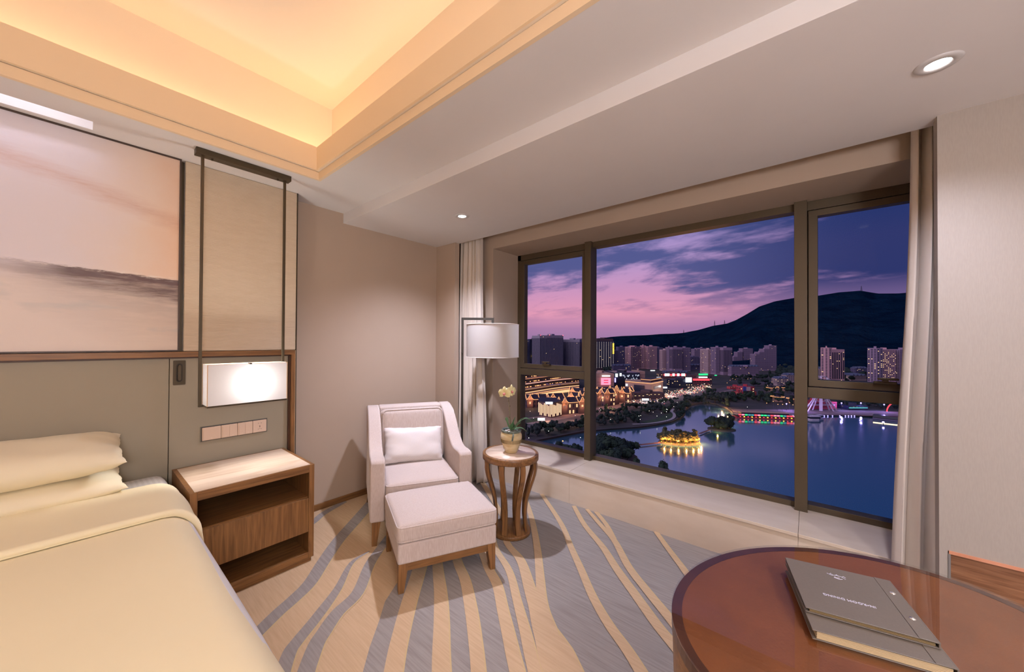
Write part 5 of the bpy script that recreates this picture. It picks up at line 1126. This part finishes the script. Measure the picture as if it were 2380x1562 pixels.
def pagoda(px, py, s_, lb):
    p = gp(px, py, GZ); e = empty('pagoda', (p[0], p[1], GZ), .4, label=lb, cat='pavilion')
    MB().box(-s_ * .6, -s_ * .6, 0, s_ * .6, s_ * .6, s_ * .8).build('walls', BC['tan'], e)
    for k in range(2):
        w_ = s_ * (1.15 - .4 * k); z_ = s_ * (.8 + .75 * k); MB().lathe([(w_, .15 * s_), (w_ * .7, .1 * s_), (w_ * .35, .35 * s_), (.0, .75 * s_)], (0, 0, z_), 8, smooth=False).build('roof', SLATE, e)
    MB().tube([(s_ * 1.15 * cos(a * pi / 4), s_ * 1.15 * sin(a * pi / 4), s_ * .95) for a in range(8)], .25, 5, closed=True).build('light_string', STR, e)
pagoda(1792, 909, 6, 'small pagoda with glowing eaves in the trees'); pagoda(1816, 908, 6, 'second pagoda with a pale pointed roof right of the small one'); pagoda(1807, 933, 7, 'pagoda with a reddish pointed roof nearer the water'); pagoda(1842, 936, 6, 'lit pagoda against the right mullion')

# ---------------------------------------------------------------- water front on the right
fw_ = empty('ferris_wheel', label='white ferris wheel frame with splayed legs on the far shore', cat='ride')
c0 = Vector((*gp(1908, 955, GZ), GZ)); uR = Vector((RI.x, RI.y, 0)).normalized(); uF = Vector((-c0.x, -c0.y, 0)).normalized(); hub = c0 + Vector((0, 0, 26)); WS = nm('white_steel', L(206, 196, 216))
for a, b_ in ((-15, 6), (15, 6), (-10, -6), (10, -6), (-19, 0), (19, 0)): MB().bar(c0 + uR * a + uF * b_, hub, 1.0).build('leg', WS, fw_)
MB().bar(c0, hub, 5.5, 3).build('mast', WS, fw_)
wr = [hub + uR * (15 * cos(2 * pi * k / 24)) + Vector((0, 0, 15 * sin(2 * pi * k / 24))) for k in range(24)]
MB().tube(wr, .5, 6, closed=True).build('wheel_rim', WS, fw_)
mb = MB()
for k in range(12): mb.bar(hub, wr[2 * k], .3)
mb.build('spokes', WS, fw_, kind='stuff')
for k in range(12): MB().box(-1, -1, -2.6, 1, 1, -.2).build('gondola', WS, fw_).location = wr[2 * k]
hallr = tower(1875, 1945, 934, 951, 'red', 'wide red and white fairground hall behind the ferris wheel', cat='building', dep=16, bay=5, floor=6, lit=.3, name='fairground_hall', group='park buildings')
facade_box(1875, 1940, 939, 942, 951, BC['white'], 'white_band', hallr)
gl_ = tower(1972, 2018, 944, 953, 'navy', 'low glassy pavilion glowing teal on the promenade', cat='building', dep=14, bay=4, floor=4, lit=.3, name='glass_pavilion', group='park buildings')
facade_box(1974, 2016, 946, 948.5, 953, emit('teal_glow', (.10, .45, .55, 1), .8), 'teal_fascia', gl_)
for k, (px, py) in enumerate(((1956, 953), (2001, 953), (2055, 957), (1828, 955), (1866, 955))):
    p = gp(px, py, GZ); e = empty('plaza_lamp', (p[0], p[1], GZ), label=('violet plaza lamp left of the glass pavilion', 'violet plaza lamp in front of the glass pavilion', 'violet plaza lamp by the right curtain', 'violet plaza lamp behind the red boat', 'violet plaza lamp behind the right mullion')[k], cat='street lamp')
    MB().lathe([(.18, 0), (.1, 8)], n=6).build('post', STEEL, e); ball((0, 0, 8.3), .7, BSIG, 'globe', e)
    light('plaza_light', 'POINT', (0, 0, 7.2), 9000, (.42, .30, 1), e, shadow_soft_size=.5)
for k, px in enumerate((1955, 2001, 2053, 1818)):
    p = gp(px, (976, 977, 988, 968)[k], -80); e = empty('mooring_lamp', (p[0], p[1], -80), label=('violet lamp at the water below the first plaza lamp', 'violet lamp at the water below the glass pavilion', 'violet lamp at the water beside the lit dock', 'violet lamp on the water by the red boat')[k], cat='lamp')
    MB().lathe([(.3, -1), (.25, 2.2)], n=8).build('post', STEEL, e); ball((0, 0, 2.8), .9, emit('violet_globe', (.42, .34, 1, 1), 7) if k == 0 else D.materials['violet_globe'], 'globe', e)
mb = MB()
for px in (1912, 1916, 1924, 1935, 1952, 1965, 1972, 1979, 1986, 2010, 2017, 2024, 2034):
    p = gp(px, 968, -80); mb.box(p[0] - .4, p[1] - .4, -79.6, p[0] + .4, p[1] + .4, -78.9)
mb.build('shore_lights', BSIG, SHORE, kind='stuff')
def boat(px, py, Lb, Wb, lb, m1, m2, yaw=0, decks=2, lan=None):
    p = gp(px, py, -80); e = empty('boat', (p[0], p[1], -80), math.atan2(RI.y, RI.x) + radians(yaw), label=lb, cat='boat')
    MB().prism([(-Lb / 2, -Wb / 3), (-Lb / 2 + 2, -Wb / 2), (Lb / 2 - 3, -Wb / 2), (Lb / 2, 0), (Lb / 2 - 3, Wb / 2), (-Lb / 2 + 2, Wb / 2), (-Lb / 2, Wb / 3)], lambda a, b, h: (a, b, h), -.5, 1.4).build('hull', m1, e)
    for k in range(decks):
        s_ = 1 - .15 * k; MB().box(-Lb * .45 * s_, -Wb * .4 * s_, 1.4 + 2.6 * k, Lb * .42 * s_, Wb * .4 * s_, 3.4 + 2.6 * k).build('cabin', BC['navy'], e); MB().box(-Lb * .47 * s_, -Wb * .46 * s_, 3.4 + 2.6 * k, Lb * .44 * s_, Wb * .46 * s_, 4.0 + 2.6 * k).build('deck_roof', m2, e)
    return e
b1 = boat(1776, 972, 62, 9, 'long tour boat with red and green lit awnings moored on the far shore', BC['red'], BC['tan'], -9, 2)
cols = [RSIG, D.materials['teal_glow'], GSIG, PSIG]
for k in range(18):
    x_ = -27 + k * 3.1; MB().box(x_, -4.4, 3.0 + (k % 2) * .0, x_ + 2.4, -3.9, 4.4).build('lit_awning', cols[(k * 3 + k // 4) % 4], b1)
for k in range(14): MB().box(-26 + k * 3.8, -4.7, 1.2, -25 + k * 3.8, -4.3, 2.0).build('deck_lamp', D.materials['yellow_sign'] if k % 2 else RSIG, b1)
b2 = boat(1836, 972, 44, 6, 'dark low pier boat with a row of white deck lights behind the mullion', BC['navy'], BC['dim'], -6, 1)
for k in range(12): MB().box(-20 + k * 3.4, -3.2, 3.3, -19 + k * 3.4, -2.9, 3.8).build('deck_lamp', LITC, b2)
for k, px in enumerate((1884, 1893, 1903)): boat(px, 973 + (k % 2) * 3, 12, 4, ('white pedal boat at the left of the moored group', 'white pedal boat in the middle of the moored group', 'white pedal boat at the right of the moored group')[k], WS, WS, 20 * k - 20, 1)
dkk = empty('dock', label='floating dock outlined by two lines of yellow light at the right', cat='dock')
for k, (y_, zz) in enumerate(((962, 2.6), (981, .4))):
    a, b_ = gp(2029, y_, -80 + zz), gp(2100, y_ + 8, -80 + zz); MB().bar((*a, -80 + zz), (*b_, -80 + zz), .5).build('light_line', emit('pale_gold_line', (1, .75, .5, 1), 2.2) if k == 0 else D.materials['pale_gold_line'], dkk)
a, b_ = gp(2029, 972, -80), gp(2100, 980, -80); MB().bar((*a, -79.3), (*b_, -79.3), 14, 1).build('deck', BC['dim'], dkk)
MB().bar((*a, -77), (*b_, -77), 8, 3).build('cabin', BC['navy'], dkk)
rg_ = empty('red_arch', (*gp(2085, 957, GZ), GZ), math.atan2(RI.y, RI.x), label='glowing red arch beside the right curtain', cat='arch')
MB().tube([(-12 + 12 * (1 - cos(pi * k / 12)), 0, 11 * sin(pi * k / 12)) for k in range(13)], .6, 6).build('arch_tube', RSIG, rg_)

# ---------------------------------------------------------------- street lights
SLW = emit('street_white', (1, .93, .80, 1), 4); SLO = emit('street_orange', (1, .50, .20, 1), 2.2)
def place(px, py):
    if name_ == 'w': return 'in the left pane' if px < 1360 else ('below the gabled shops' if px < 1430 else ('around the footpath bend' if px < 1600 else 'on the far shore'))
    return 'in the right casement' if px > 1890 else ('by the pagodas' if py > 930 else ('near the sign arcades' if px < 1720 else 'in the tree belt below the towers'))
def lampset(pts, m_, name, label, hgt, r, group):
    pr = None
    for px, py in pts:
        p0 = gp(px, py, GZ + hgt)
        if pr is None:
            pr = empty(name, (p0[0], p0[1], GZ), label=label, cat='street lamp', group=group)
            MB().lathe([(.14, 0), (.09, hgt)], n=6).build('post', STEEL, pr); ball((0, 0, hgt), r, m_, 'globe', pr)
        else: pr_ = copy_tree(pr); pr_.location = (p0[0], p0[1], GZ)
        (pr if D.objects.get(pr.name) and abs(pr.location.x - p0[0]) < 1e-3 else pr_)['label'] = label + ' ' + place(px, py)
name_ = 'w'
lampset([(1393, 949), (1396, 953), (1421, 964), (1419, 975), (1485, 967), (1488, 975), (1509, 955), (1518, 958), (1527, 967), (1549, 951), (1549, 957), (1549, 969), (1566, 945), (1574, 935), (1537, 960), (1551, 952), (1275, 1002), (1229, 1018), (1232, 956), (1240, 972), (1317, 948), (1337, 966), (1349, 1017), (1489, 966), (1662, 927), (1737, 946)], SLW, 'park_lamp', 'white globe park lamp', 5, .24, 'white park lamps')
name_ = 'o'
lampset([(1813, 848), (1794, 888), (1784, 896), (1751, 866), (1741, 868), (1773, 861), (1785, 859), (1703, 880), (1709, 882), (1711, 875), (1690, 890), (1697, 884), (1738, 881), (1745, 880), (1640, 866), (1904, 850), (1911, 880), (1979, 853), (2025, 855), (2027, 860), (1782, 937), (1797, 933), (1808, 940), (1819, 940), (1835, 936), (1843, 941), (1509, 788.5 + 130)], SLO, 'street_lamp', 'orange street lamp glowing', 8, .38, 'orange street lamps')
e = empty('shore_floodlight', (*gp(1308, 1028, -79), -79), label='single bright orange floodlight at the near water in the left pane', cat='lamp')
ball((0, 0, 1.0), .55, emit('orange_flood', (1, .50, .22, 1), 1.8), 'globe', e); MB().lathe([(.1, 0), (.1, .8)], n=6).build('post', STEEL, e)
# market street: many small stall lights, too many to count
mb, mo, mv = MB(), MB(), MB(); rnd = random.Random(12)
for k in range(360):
    t_ = rnd.random(); px = 1538 + 112 * t_ + rnd.uniform(-6, 6); py = 921 - 24 * t_ + rnd.gauss(0, 5.0)
    p = gp(px, py, GZ + 2.5); s_ = rnd.uniform(.15, .5); (mb, mo, mo, mb, mv)[k % 5 if k % 11 else 4].box(p[0] - s_, p[1] - s_, GZ + 2, p[0] + s_, p[1] + s_, GZ + 2 + 2 * s_)
for k in range(60):
    px = 1455 + rnd.random() * 90; py = 935 - (px - 1455) * .06 + rnd.gauss(0, 3); p = gp(px, py, GZ + 2.5); s_ = rnd.uniform(.2, .5); (mb if k % 3 else mo).box(p[0] - s_, p[1] - s_, GZ + 2, p[0] + s_, p[1] + s_, GZ + 2 + 2 * s_)
mk = empty('market_street', label='crowd of tiny stall and traffic lights along the avenue', cat='lights')
mb.build('white_lights', emit('stall_white', (1, .88, .8, 1), 1.6), mk, kind='stuff'); mo.build('orange_lights', emit('stall_orange', (1, .55, .28, 1), 1.3), mk, kind='stuff'); mv.build('violet_lights', emit('stall_red', (1, .2, .2, 1), 1.2), mk, kind='stuff')
for k, (px, py, w_, lb) in enumerate(((1531, 878, 9, 'white sign board on the avenue left of the red signs'), (1258, 975, 7, 'bright white sign board on the forecourt of the striped building'), (1500, 929, 9, 'white sign board in front of the curved shop row'), (1517, 861.5, 12, 'high floodlit board above the avenue'), (1350, 917, 8, 'white sign board by the left mullion'), (1545, 901, 8, 'white sign board at the corner of the avenue'))):
    p = gp(px, py, GZ + 4); c_ = Vector((p[0], p[1], GZ + 4)); e = empty('sign_board', (p[0], p[1], GZ), label=lb, cat='sign')
    MB().bar(-uR * w_ / 2 + Vector((0, 0, 4.2)), uR * w_ / 2 + Vector((0, 0, 4.2)), .4, 2.6).build('panel', WSIG, e); MB().bar((0, 0, 0), (0, 0, 3), .3).build('post', STEEL, e)
for i, p in enumerate(warm_pts): light('gable_washer', 'POINT', p, 3000, (1, .42, .17), D.objects['shopping_centre'], shadow_soft_size=.8)
for px, py, pw, c_ in ((1395, 900, 9000, (1, .25, .4)), (1275, 972, 5000, (1, .6, .35)), (1330, 970, 3500, (1, .55, .3)), (1420, 950, 4000, (1, .5, .25)), (1600, 905, 14000, (1, .8, .7)), (1560, 915, 12000, (1, .75, .6)), (1625, 895, 9000, (1, .35, .3)), (1500, 930, 4500, (1, .8, .7)), (1258, 982, 3000, (.9, .9, 1))):
    p = gp(px, py, GZ + 4); light('street_glow', 'POINT', (p[0], p[1], GZ + 6), pw, c_, mk, shadow_soft_size=1.5)

# ---------------------------------------------------------------- islands, causeways and trees
def isl(px, py, rx, ry, lb):
    p = gp(px, py, -80); e = MB().lathe([(1.0, -1), (1.0, .6), (.9, 1.0), (.0, 1.4)], n=28).build('island', LAND, label=lb, cat='island'); e.location = (p[0], p[1], -80); e.scale = (rx, ry, 1); e.rotation_euler = (0, 0, math.atan2(RI.y, RI.x)); return p
I1 = isl(1579, 1029, 16.5, 9, 'round island lit orange, joined to the others by causeways'); I2 = isl(1677, 998, 12, 9, 'darker round island right of the orange one')
WOODP = nm('plank_causeway', L(108, 84, 96))
for a, b_, lb in (((1468, 1036), (1534, 1029), 'narrow causeway from the near bank to the orange island'), ((1626, 1008), (1650, 999), 'narrow causeway between the two islands')):
    a, b_ = gp(*a, -79), gp(*b_, -79); MB().bar((*a, -78.9), (*b_, -78.9), 1.6, .5).build('causeway', WOODP, label=lb, cat='causeway')
FOL = [mat('tree_foliage_' + n_, c1, .9, c2, .8, detail=3) for n_, c1, c2 in (('dark', (.014, .036, .028, 1), (.008, .022, .022, 1)), ('mid', (.028, .056, .030, 1), (.012, .030, .022, 1)), ('grey', (.034, .050, .048, 1), (.018, .032, .034, 1)), ('uplit', (.10, .10, .045, 1), (.04, .06, .03, 1)))]  # last foliage lightened so the island trees look lit from below
TRK = nm('tree_bark', L(70, 58, 50))
def crown(seed, kind, nl=900, zs=1.0):
    rnd = random.Random(seed); mb = MB(); blobs = []
    n_ = {'round': 9, 'tall': 8, 'wide': 11}[kind]
    for k in range(n_):
        a = rnd.uniform(0, 2 * pi); r = rnd.uniform(0, .55)
        if kind == 'round': c_ = Vector((cos(a) * r, sin(a) * r, rnd.uniform(.75, 1.5))); s_ = rnd.uniform(.34, .5)
        elif kind == 'tall': c_ = Vector((cos(a) * r * .5, sin(a) * r * .5, .6 + k * .2)); s_ = .5 - .04 * k
        else: c_ = Vector((cos(a) * r * 1.5, sin(a) * r * 1.5, rnd.uniform(.9, 1.3))); s_ = rnd.uniform(.28, .42)
        blobs.append((c_, s_))
        v, f = [], []; 
        def fn(i, j, c_=c_, s_=s_):
            th, ph = i * 2 * pi, (j - .5) * pi; d = Vector((cos(th) * cos(ph), sin(th) * cos(ph), sin(ph))); return c_ + d * s_ * .86 * (1 + .25 * noise.noise(d * 2.2 + c_ * 3))
        mb.grid(fn, 9, 6, False, True)
    for k in range(nl):
        c_, s_ = rnd.choice(blobs); d = Vector((rnd.gauss(0, 1), rnd.gauss(0, 1), rnd.gauss(0, 1))).normalized(); p = c_ + d * s_ * rnd.uniform(.8, 1.12)
        u = Vector((rnd.gauss(0, 1), rnd.gauss(0, 1), rnd.gauss(0, 1))).normalized(); w_ = d.cross(u).normalized() * .055; u = w_.cross(d).normalized() * .055 + d * rnd.uniform(-.03, .03)
        mb.add([p - u - w_, p + u - w_, p + u + w_, p - u + w_], [(0, 1, 2, 3)])
    return mb
protos = {}
def tree(kind, fi, x, y, z, s_, sz, rot, label, group, par=None):
    key = (kind, fi)
    if key not in protos:
        e = empty('tree', (0, 0, 0)); e['category'] = 'tree'
        crown(hash(kind) % 7 * 0 + len(protos) + 3, kind, 520).build('foliage', FOL[fi], e)
        MB().lathe([(.06, 0), (.04, .5), (.025, 1.1)], n=7).build('trunk', TRK, e); protos[key] = e; t_ = e
    else: t_ = copy_tree(protos[key])
    t_.location = (x, y, z); t_.scale = (s_, s_, sz); t_.rotation_euler = (0, 0, rot); t_['label'] = label; t_['group'] = group; return t_
rnd = random.Random(31)
def belt(quad, n_, smin, smax, label, group, kinds=('round', 'wide', 'tall'), fis=(0, 1, 2), z=GZ):
    for k in range(n_):
        u, v_ = (k + rnd.random()) / n_, rnd.random()
        (x0, ya0, yb0), (x1, ya1, yb1) = quad
        px = x0 + (x1 - x0) * u; py = (ya0 + (ya1 - ya0) * u) * (1 - v_) + (yb0 + (yb1 - yb0) * u) * v_
        p = gp(px, py, z); s_ = rnd.uniform(smin, smax)
        kd, fi = rnd.choice(kinds), rnd.choice(fis); tail = label.split('tree ', 1)[1]; third = ('at its left', 'at its middle', 'at its right')[min(2, int(u * 3))] if n_ > 8 else ''
        tree(kd, fi, p[0], p[1], z, s_, s_ * rnd.uniform(.8, 1.1), rnd.uniform(0, 6), (dict(round='rounded', tall='upright', wide='spreading')[kd] + ' ' + ('dark', 'greener', 'grey-green')[fi] + ' tree ' + tail + ', ' + third).strip(', '), group)
belt(((1222, 1000, 1020), (1357, 988, 1003)), 26, 3.3, 4.8, 'grey-green tree between the road and the water in the left pane', 'trees by the road in the left pane', fis=(2, 1))
belt(((1386, 972, 990), (1490, 958, 984)), 26, 3.0, 4.5, 'dark tree on the bank right of the left mullion', 'trees on the left bank', fis=(0, 2, 0))
belt(((1386, 958, 970), (1600, 925, 940)), 28, 3.0, 4.8, 'dark tree along the road below the gabled shops', 'trees along the shop road', fis=(0, 0, 1))
belt(((1490, 955, 966), (1600, 936, 955)), 22, 3.0, 4.8, 'tree in the park where the footpath bends', 'trees in the footpath park')
belt(((1575, 955, 975), (1600, 935, 955)), 10, 3.6, 4.8, 'dark tree at the point of the park shore', 'trees at the park point', fis=(0,))
belt(((1600, 928, 938), (1710, 925, 948)), 30, 4.2, 6.0, 'tree on the far shore before the avenue', 'trees on the far shore', fis=(0, 0, 2))
belt(((1640, 912, 926), (1790, 918, 945)), 28, 4.2, 6.0, 'dark tree around the red pavilion', 'trees around the red pavilion', fis=(0, 0, 1))
belt(((1700, 878, 895), (1850, 870, 905)), 32, 4.8, 7.2, 'dark tree in the belt below the low gabled block', 'trees below the towers', fis=(0, 0))
belt(((1770, 905, 935), (1850, 905, 940)), 22, 4.2, 6.0, 'tree among the pagodas', 'trees among the pagodas', fis=(0, 1))
belt(((1905, 868, 885), (1930, 872, 890)), 4, 5.4, 7.2, 'dark tree at the left edge of the right casement', 'trees left in the right casement', fis=(0,))
belt(((1960, 865, 890), (1982, 865, 892)), 6, 5.4, 7.2, 'dark tree right of the paired tower', 'trees between the right towers', fis=(0,))
belt(((2014, 865, 890), (2038, 865, 892)), 6, 5.4, 7.2, 'dark tree left of the tower with lit windows', 'trees left of the lit tower', fis=(0,))
belt(((1940, 940, 950), (2100, 942, 953)), 24, 3.6, 5.4, 'dark tree behind the violet promenade', 'trees behind the promenade', fis=(0,))
for (P_, rx, ry, n_, lb, gr, s0, s1) in ((I1, 14, 7, 34, 'tree glowing orange on the lit island', 'trees on the orange island', 4.2, 6.2), (I2, 9, 6, 18, 'dark tree on the right-hand island', 'trees on the dark island', 4.6, 7.5)):
    for k in range(n_):
        a = 2 * pi * k / n_ * 2.6; r = sqrt((k + .5) / n_); q = uR * (rx * r * cos(a)) + Vector((-uR.y, uR.x, 0)) * (ry * r * sin(a)); s_ = rnd.uniform(s0, s1)
        tree(rnd.choice(('round', 'tall', 'round')), 3 if P_ is I1 else 0, P_[0] + q.x, P_[1] + q.y, -79, s_, s_ * rnd.uniform(.75, .95), rnd.uniform(0, 6), ('front ' if sin(a) < -.3 else 'rear ' if sin(a) > .3 else 'middle ') + lb.replace('tree ', 'tree, ' + ('left side, ' if cos(a) < 0 else 'right side, ')), gr)
for k in range(9):
    a = -pi + pi * (k + .5) / 9; q = uR * (17 * cos(a)) + Vector((-uR.y, uR.x, 0)) * (10.4 * sin(a))
    light('island_uplight', 'POINT', (I1[0] + q.x, I1[1] + q.y, -76.4), 6500, (1, .36, .08), D.objects['island'], shadow_soft_size=.25).matrix_parent_inverse = D.objects['island'].matrix_basis.inverted()
    if k % 1 == 0: ball((I1[0] + q.x * .92, I1[1] + q.y * .92, -78.5), .26, D.materials['yellow_sign'], 'garden_light', label='amber garden lamp at the rim of the orange island', cat='lamp', group='amber lamps round the orange island')
for px, py, c_ in ((1668, 1000, (1, .6, .1)), (1694, 985, (.1, 1, .3)), (1672, 988, (1, .7, .2))):
    p = gp(px, py, -79); light('island_spot', 'POINT', (p[0] * .985, p[1] * .985, -77), 2200, c_, mk, shadow_soft_size=.3)
for px, py in ((1670, 952), (1682, 950), (1692, 953), (1678, 944)):
    p = gp(px, py, GZ); light('lit_grove', 'POINT', (p[0] * .97, p[1] * .97, GZ + 3), 9000, (1, .45, .15), mk, shadow_soft_size=.4)
# trees on the near bank
NB = [(1398, 1058, 12), (1420, 1064, 12), (1446, 1066, 11), (1466, 1060, 9), (1392, 1078, 11), (1412, 1085, 10), (1432, 1088, 10), (1458, 1080, 8.5), (1340, 1062, 7), (1320, 1056, 6), (1300, 1050, 6)]
for k, (px, py, s_) in enumerate(NB):
    p = gp(px, py, GZ); tree('wide' if k % 2 else 'round', (0, 1)[k % 2], p[0], p[1], GZ, s_ * .78, s_ * .74, k, 'large dark tree on the near bank at the foot of the left mullion', 'trees on the near bank')
for px, py, s_, sz, lb in ((1480, 1112, 3.3, 7.4, 'small rounded tree at the sill line, nearer the left mullion'), (1543, 1128, 4.2, 8.2, 'small airy tree standing alone just above the sill')):
    p = gp(px, py, GZ); tree('wide', 1, p[0], p[1], GZ, s_, sz, 1.0, lb, 'small trees above the sill')
# far woods: nobody could count these
mb = MB(); rnd = random.Random(5)
for k in range(900):
    px = rnd.uniform(1400, 2110); py = rnd.uniform(848, 868) + (px > 1700) * rnd.uniform(0, 12) - max(0, 1700 - px) * .01; p = gp(px, py, GZ); s_ = rnd.uniform(4, 8)
    if any(a - 2 < px < b_ + 2 and py > d_ - 8 for a, b_, c_, d_, *_r in T): continue
    def fn(i, j): th, ph = i * 2 * pi, (j - .5) * pi; d = Vector((cos(th) * cos(ph), sin(th) * cos(ph), sin(ph))); return Vector((p[0], p[1], GZ + s_ * .6)) + d * s_ * (1 + .3 * noise.noise(d * 2 + Vector((k, 0, 0))))
    mb.grid(fn, 8, 5, False, True)
mb.build('distant_woods', FOL[0], label='band of indistinct woods at the foot of the mountain', cat='trees', kind='stuff')
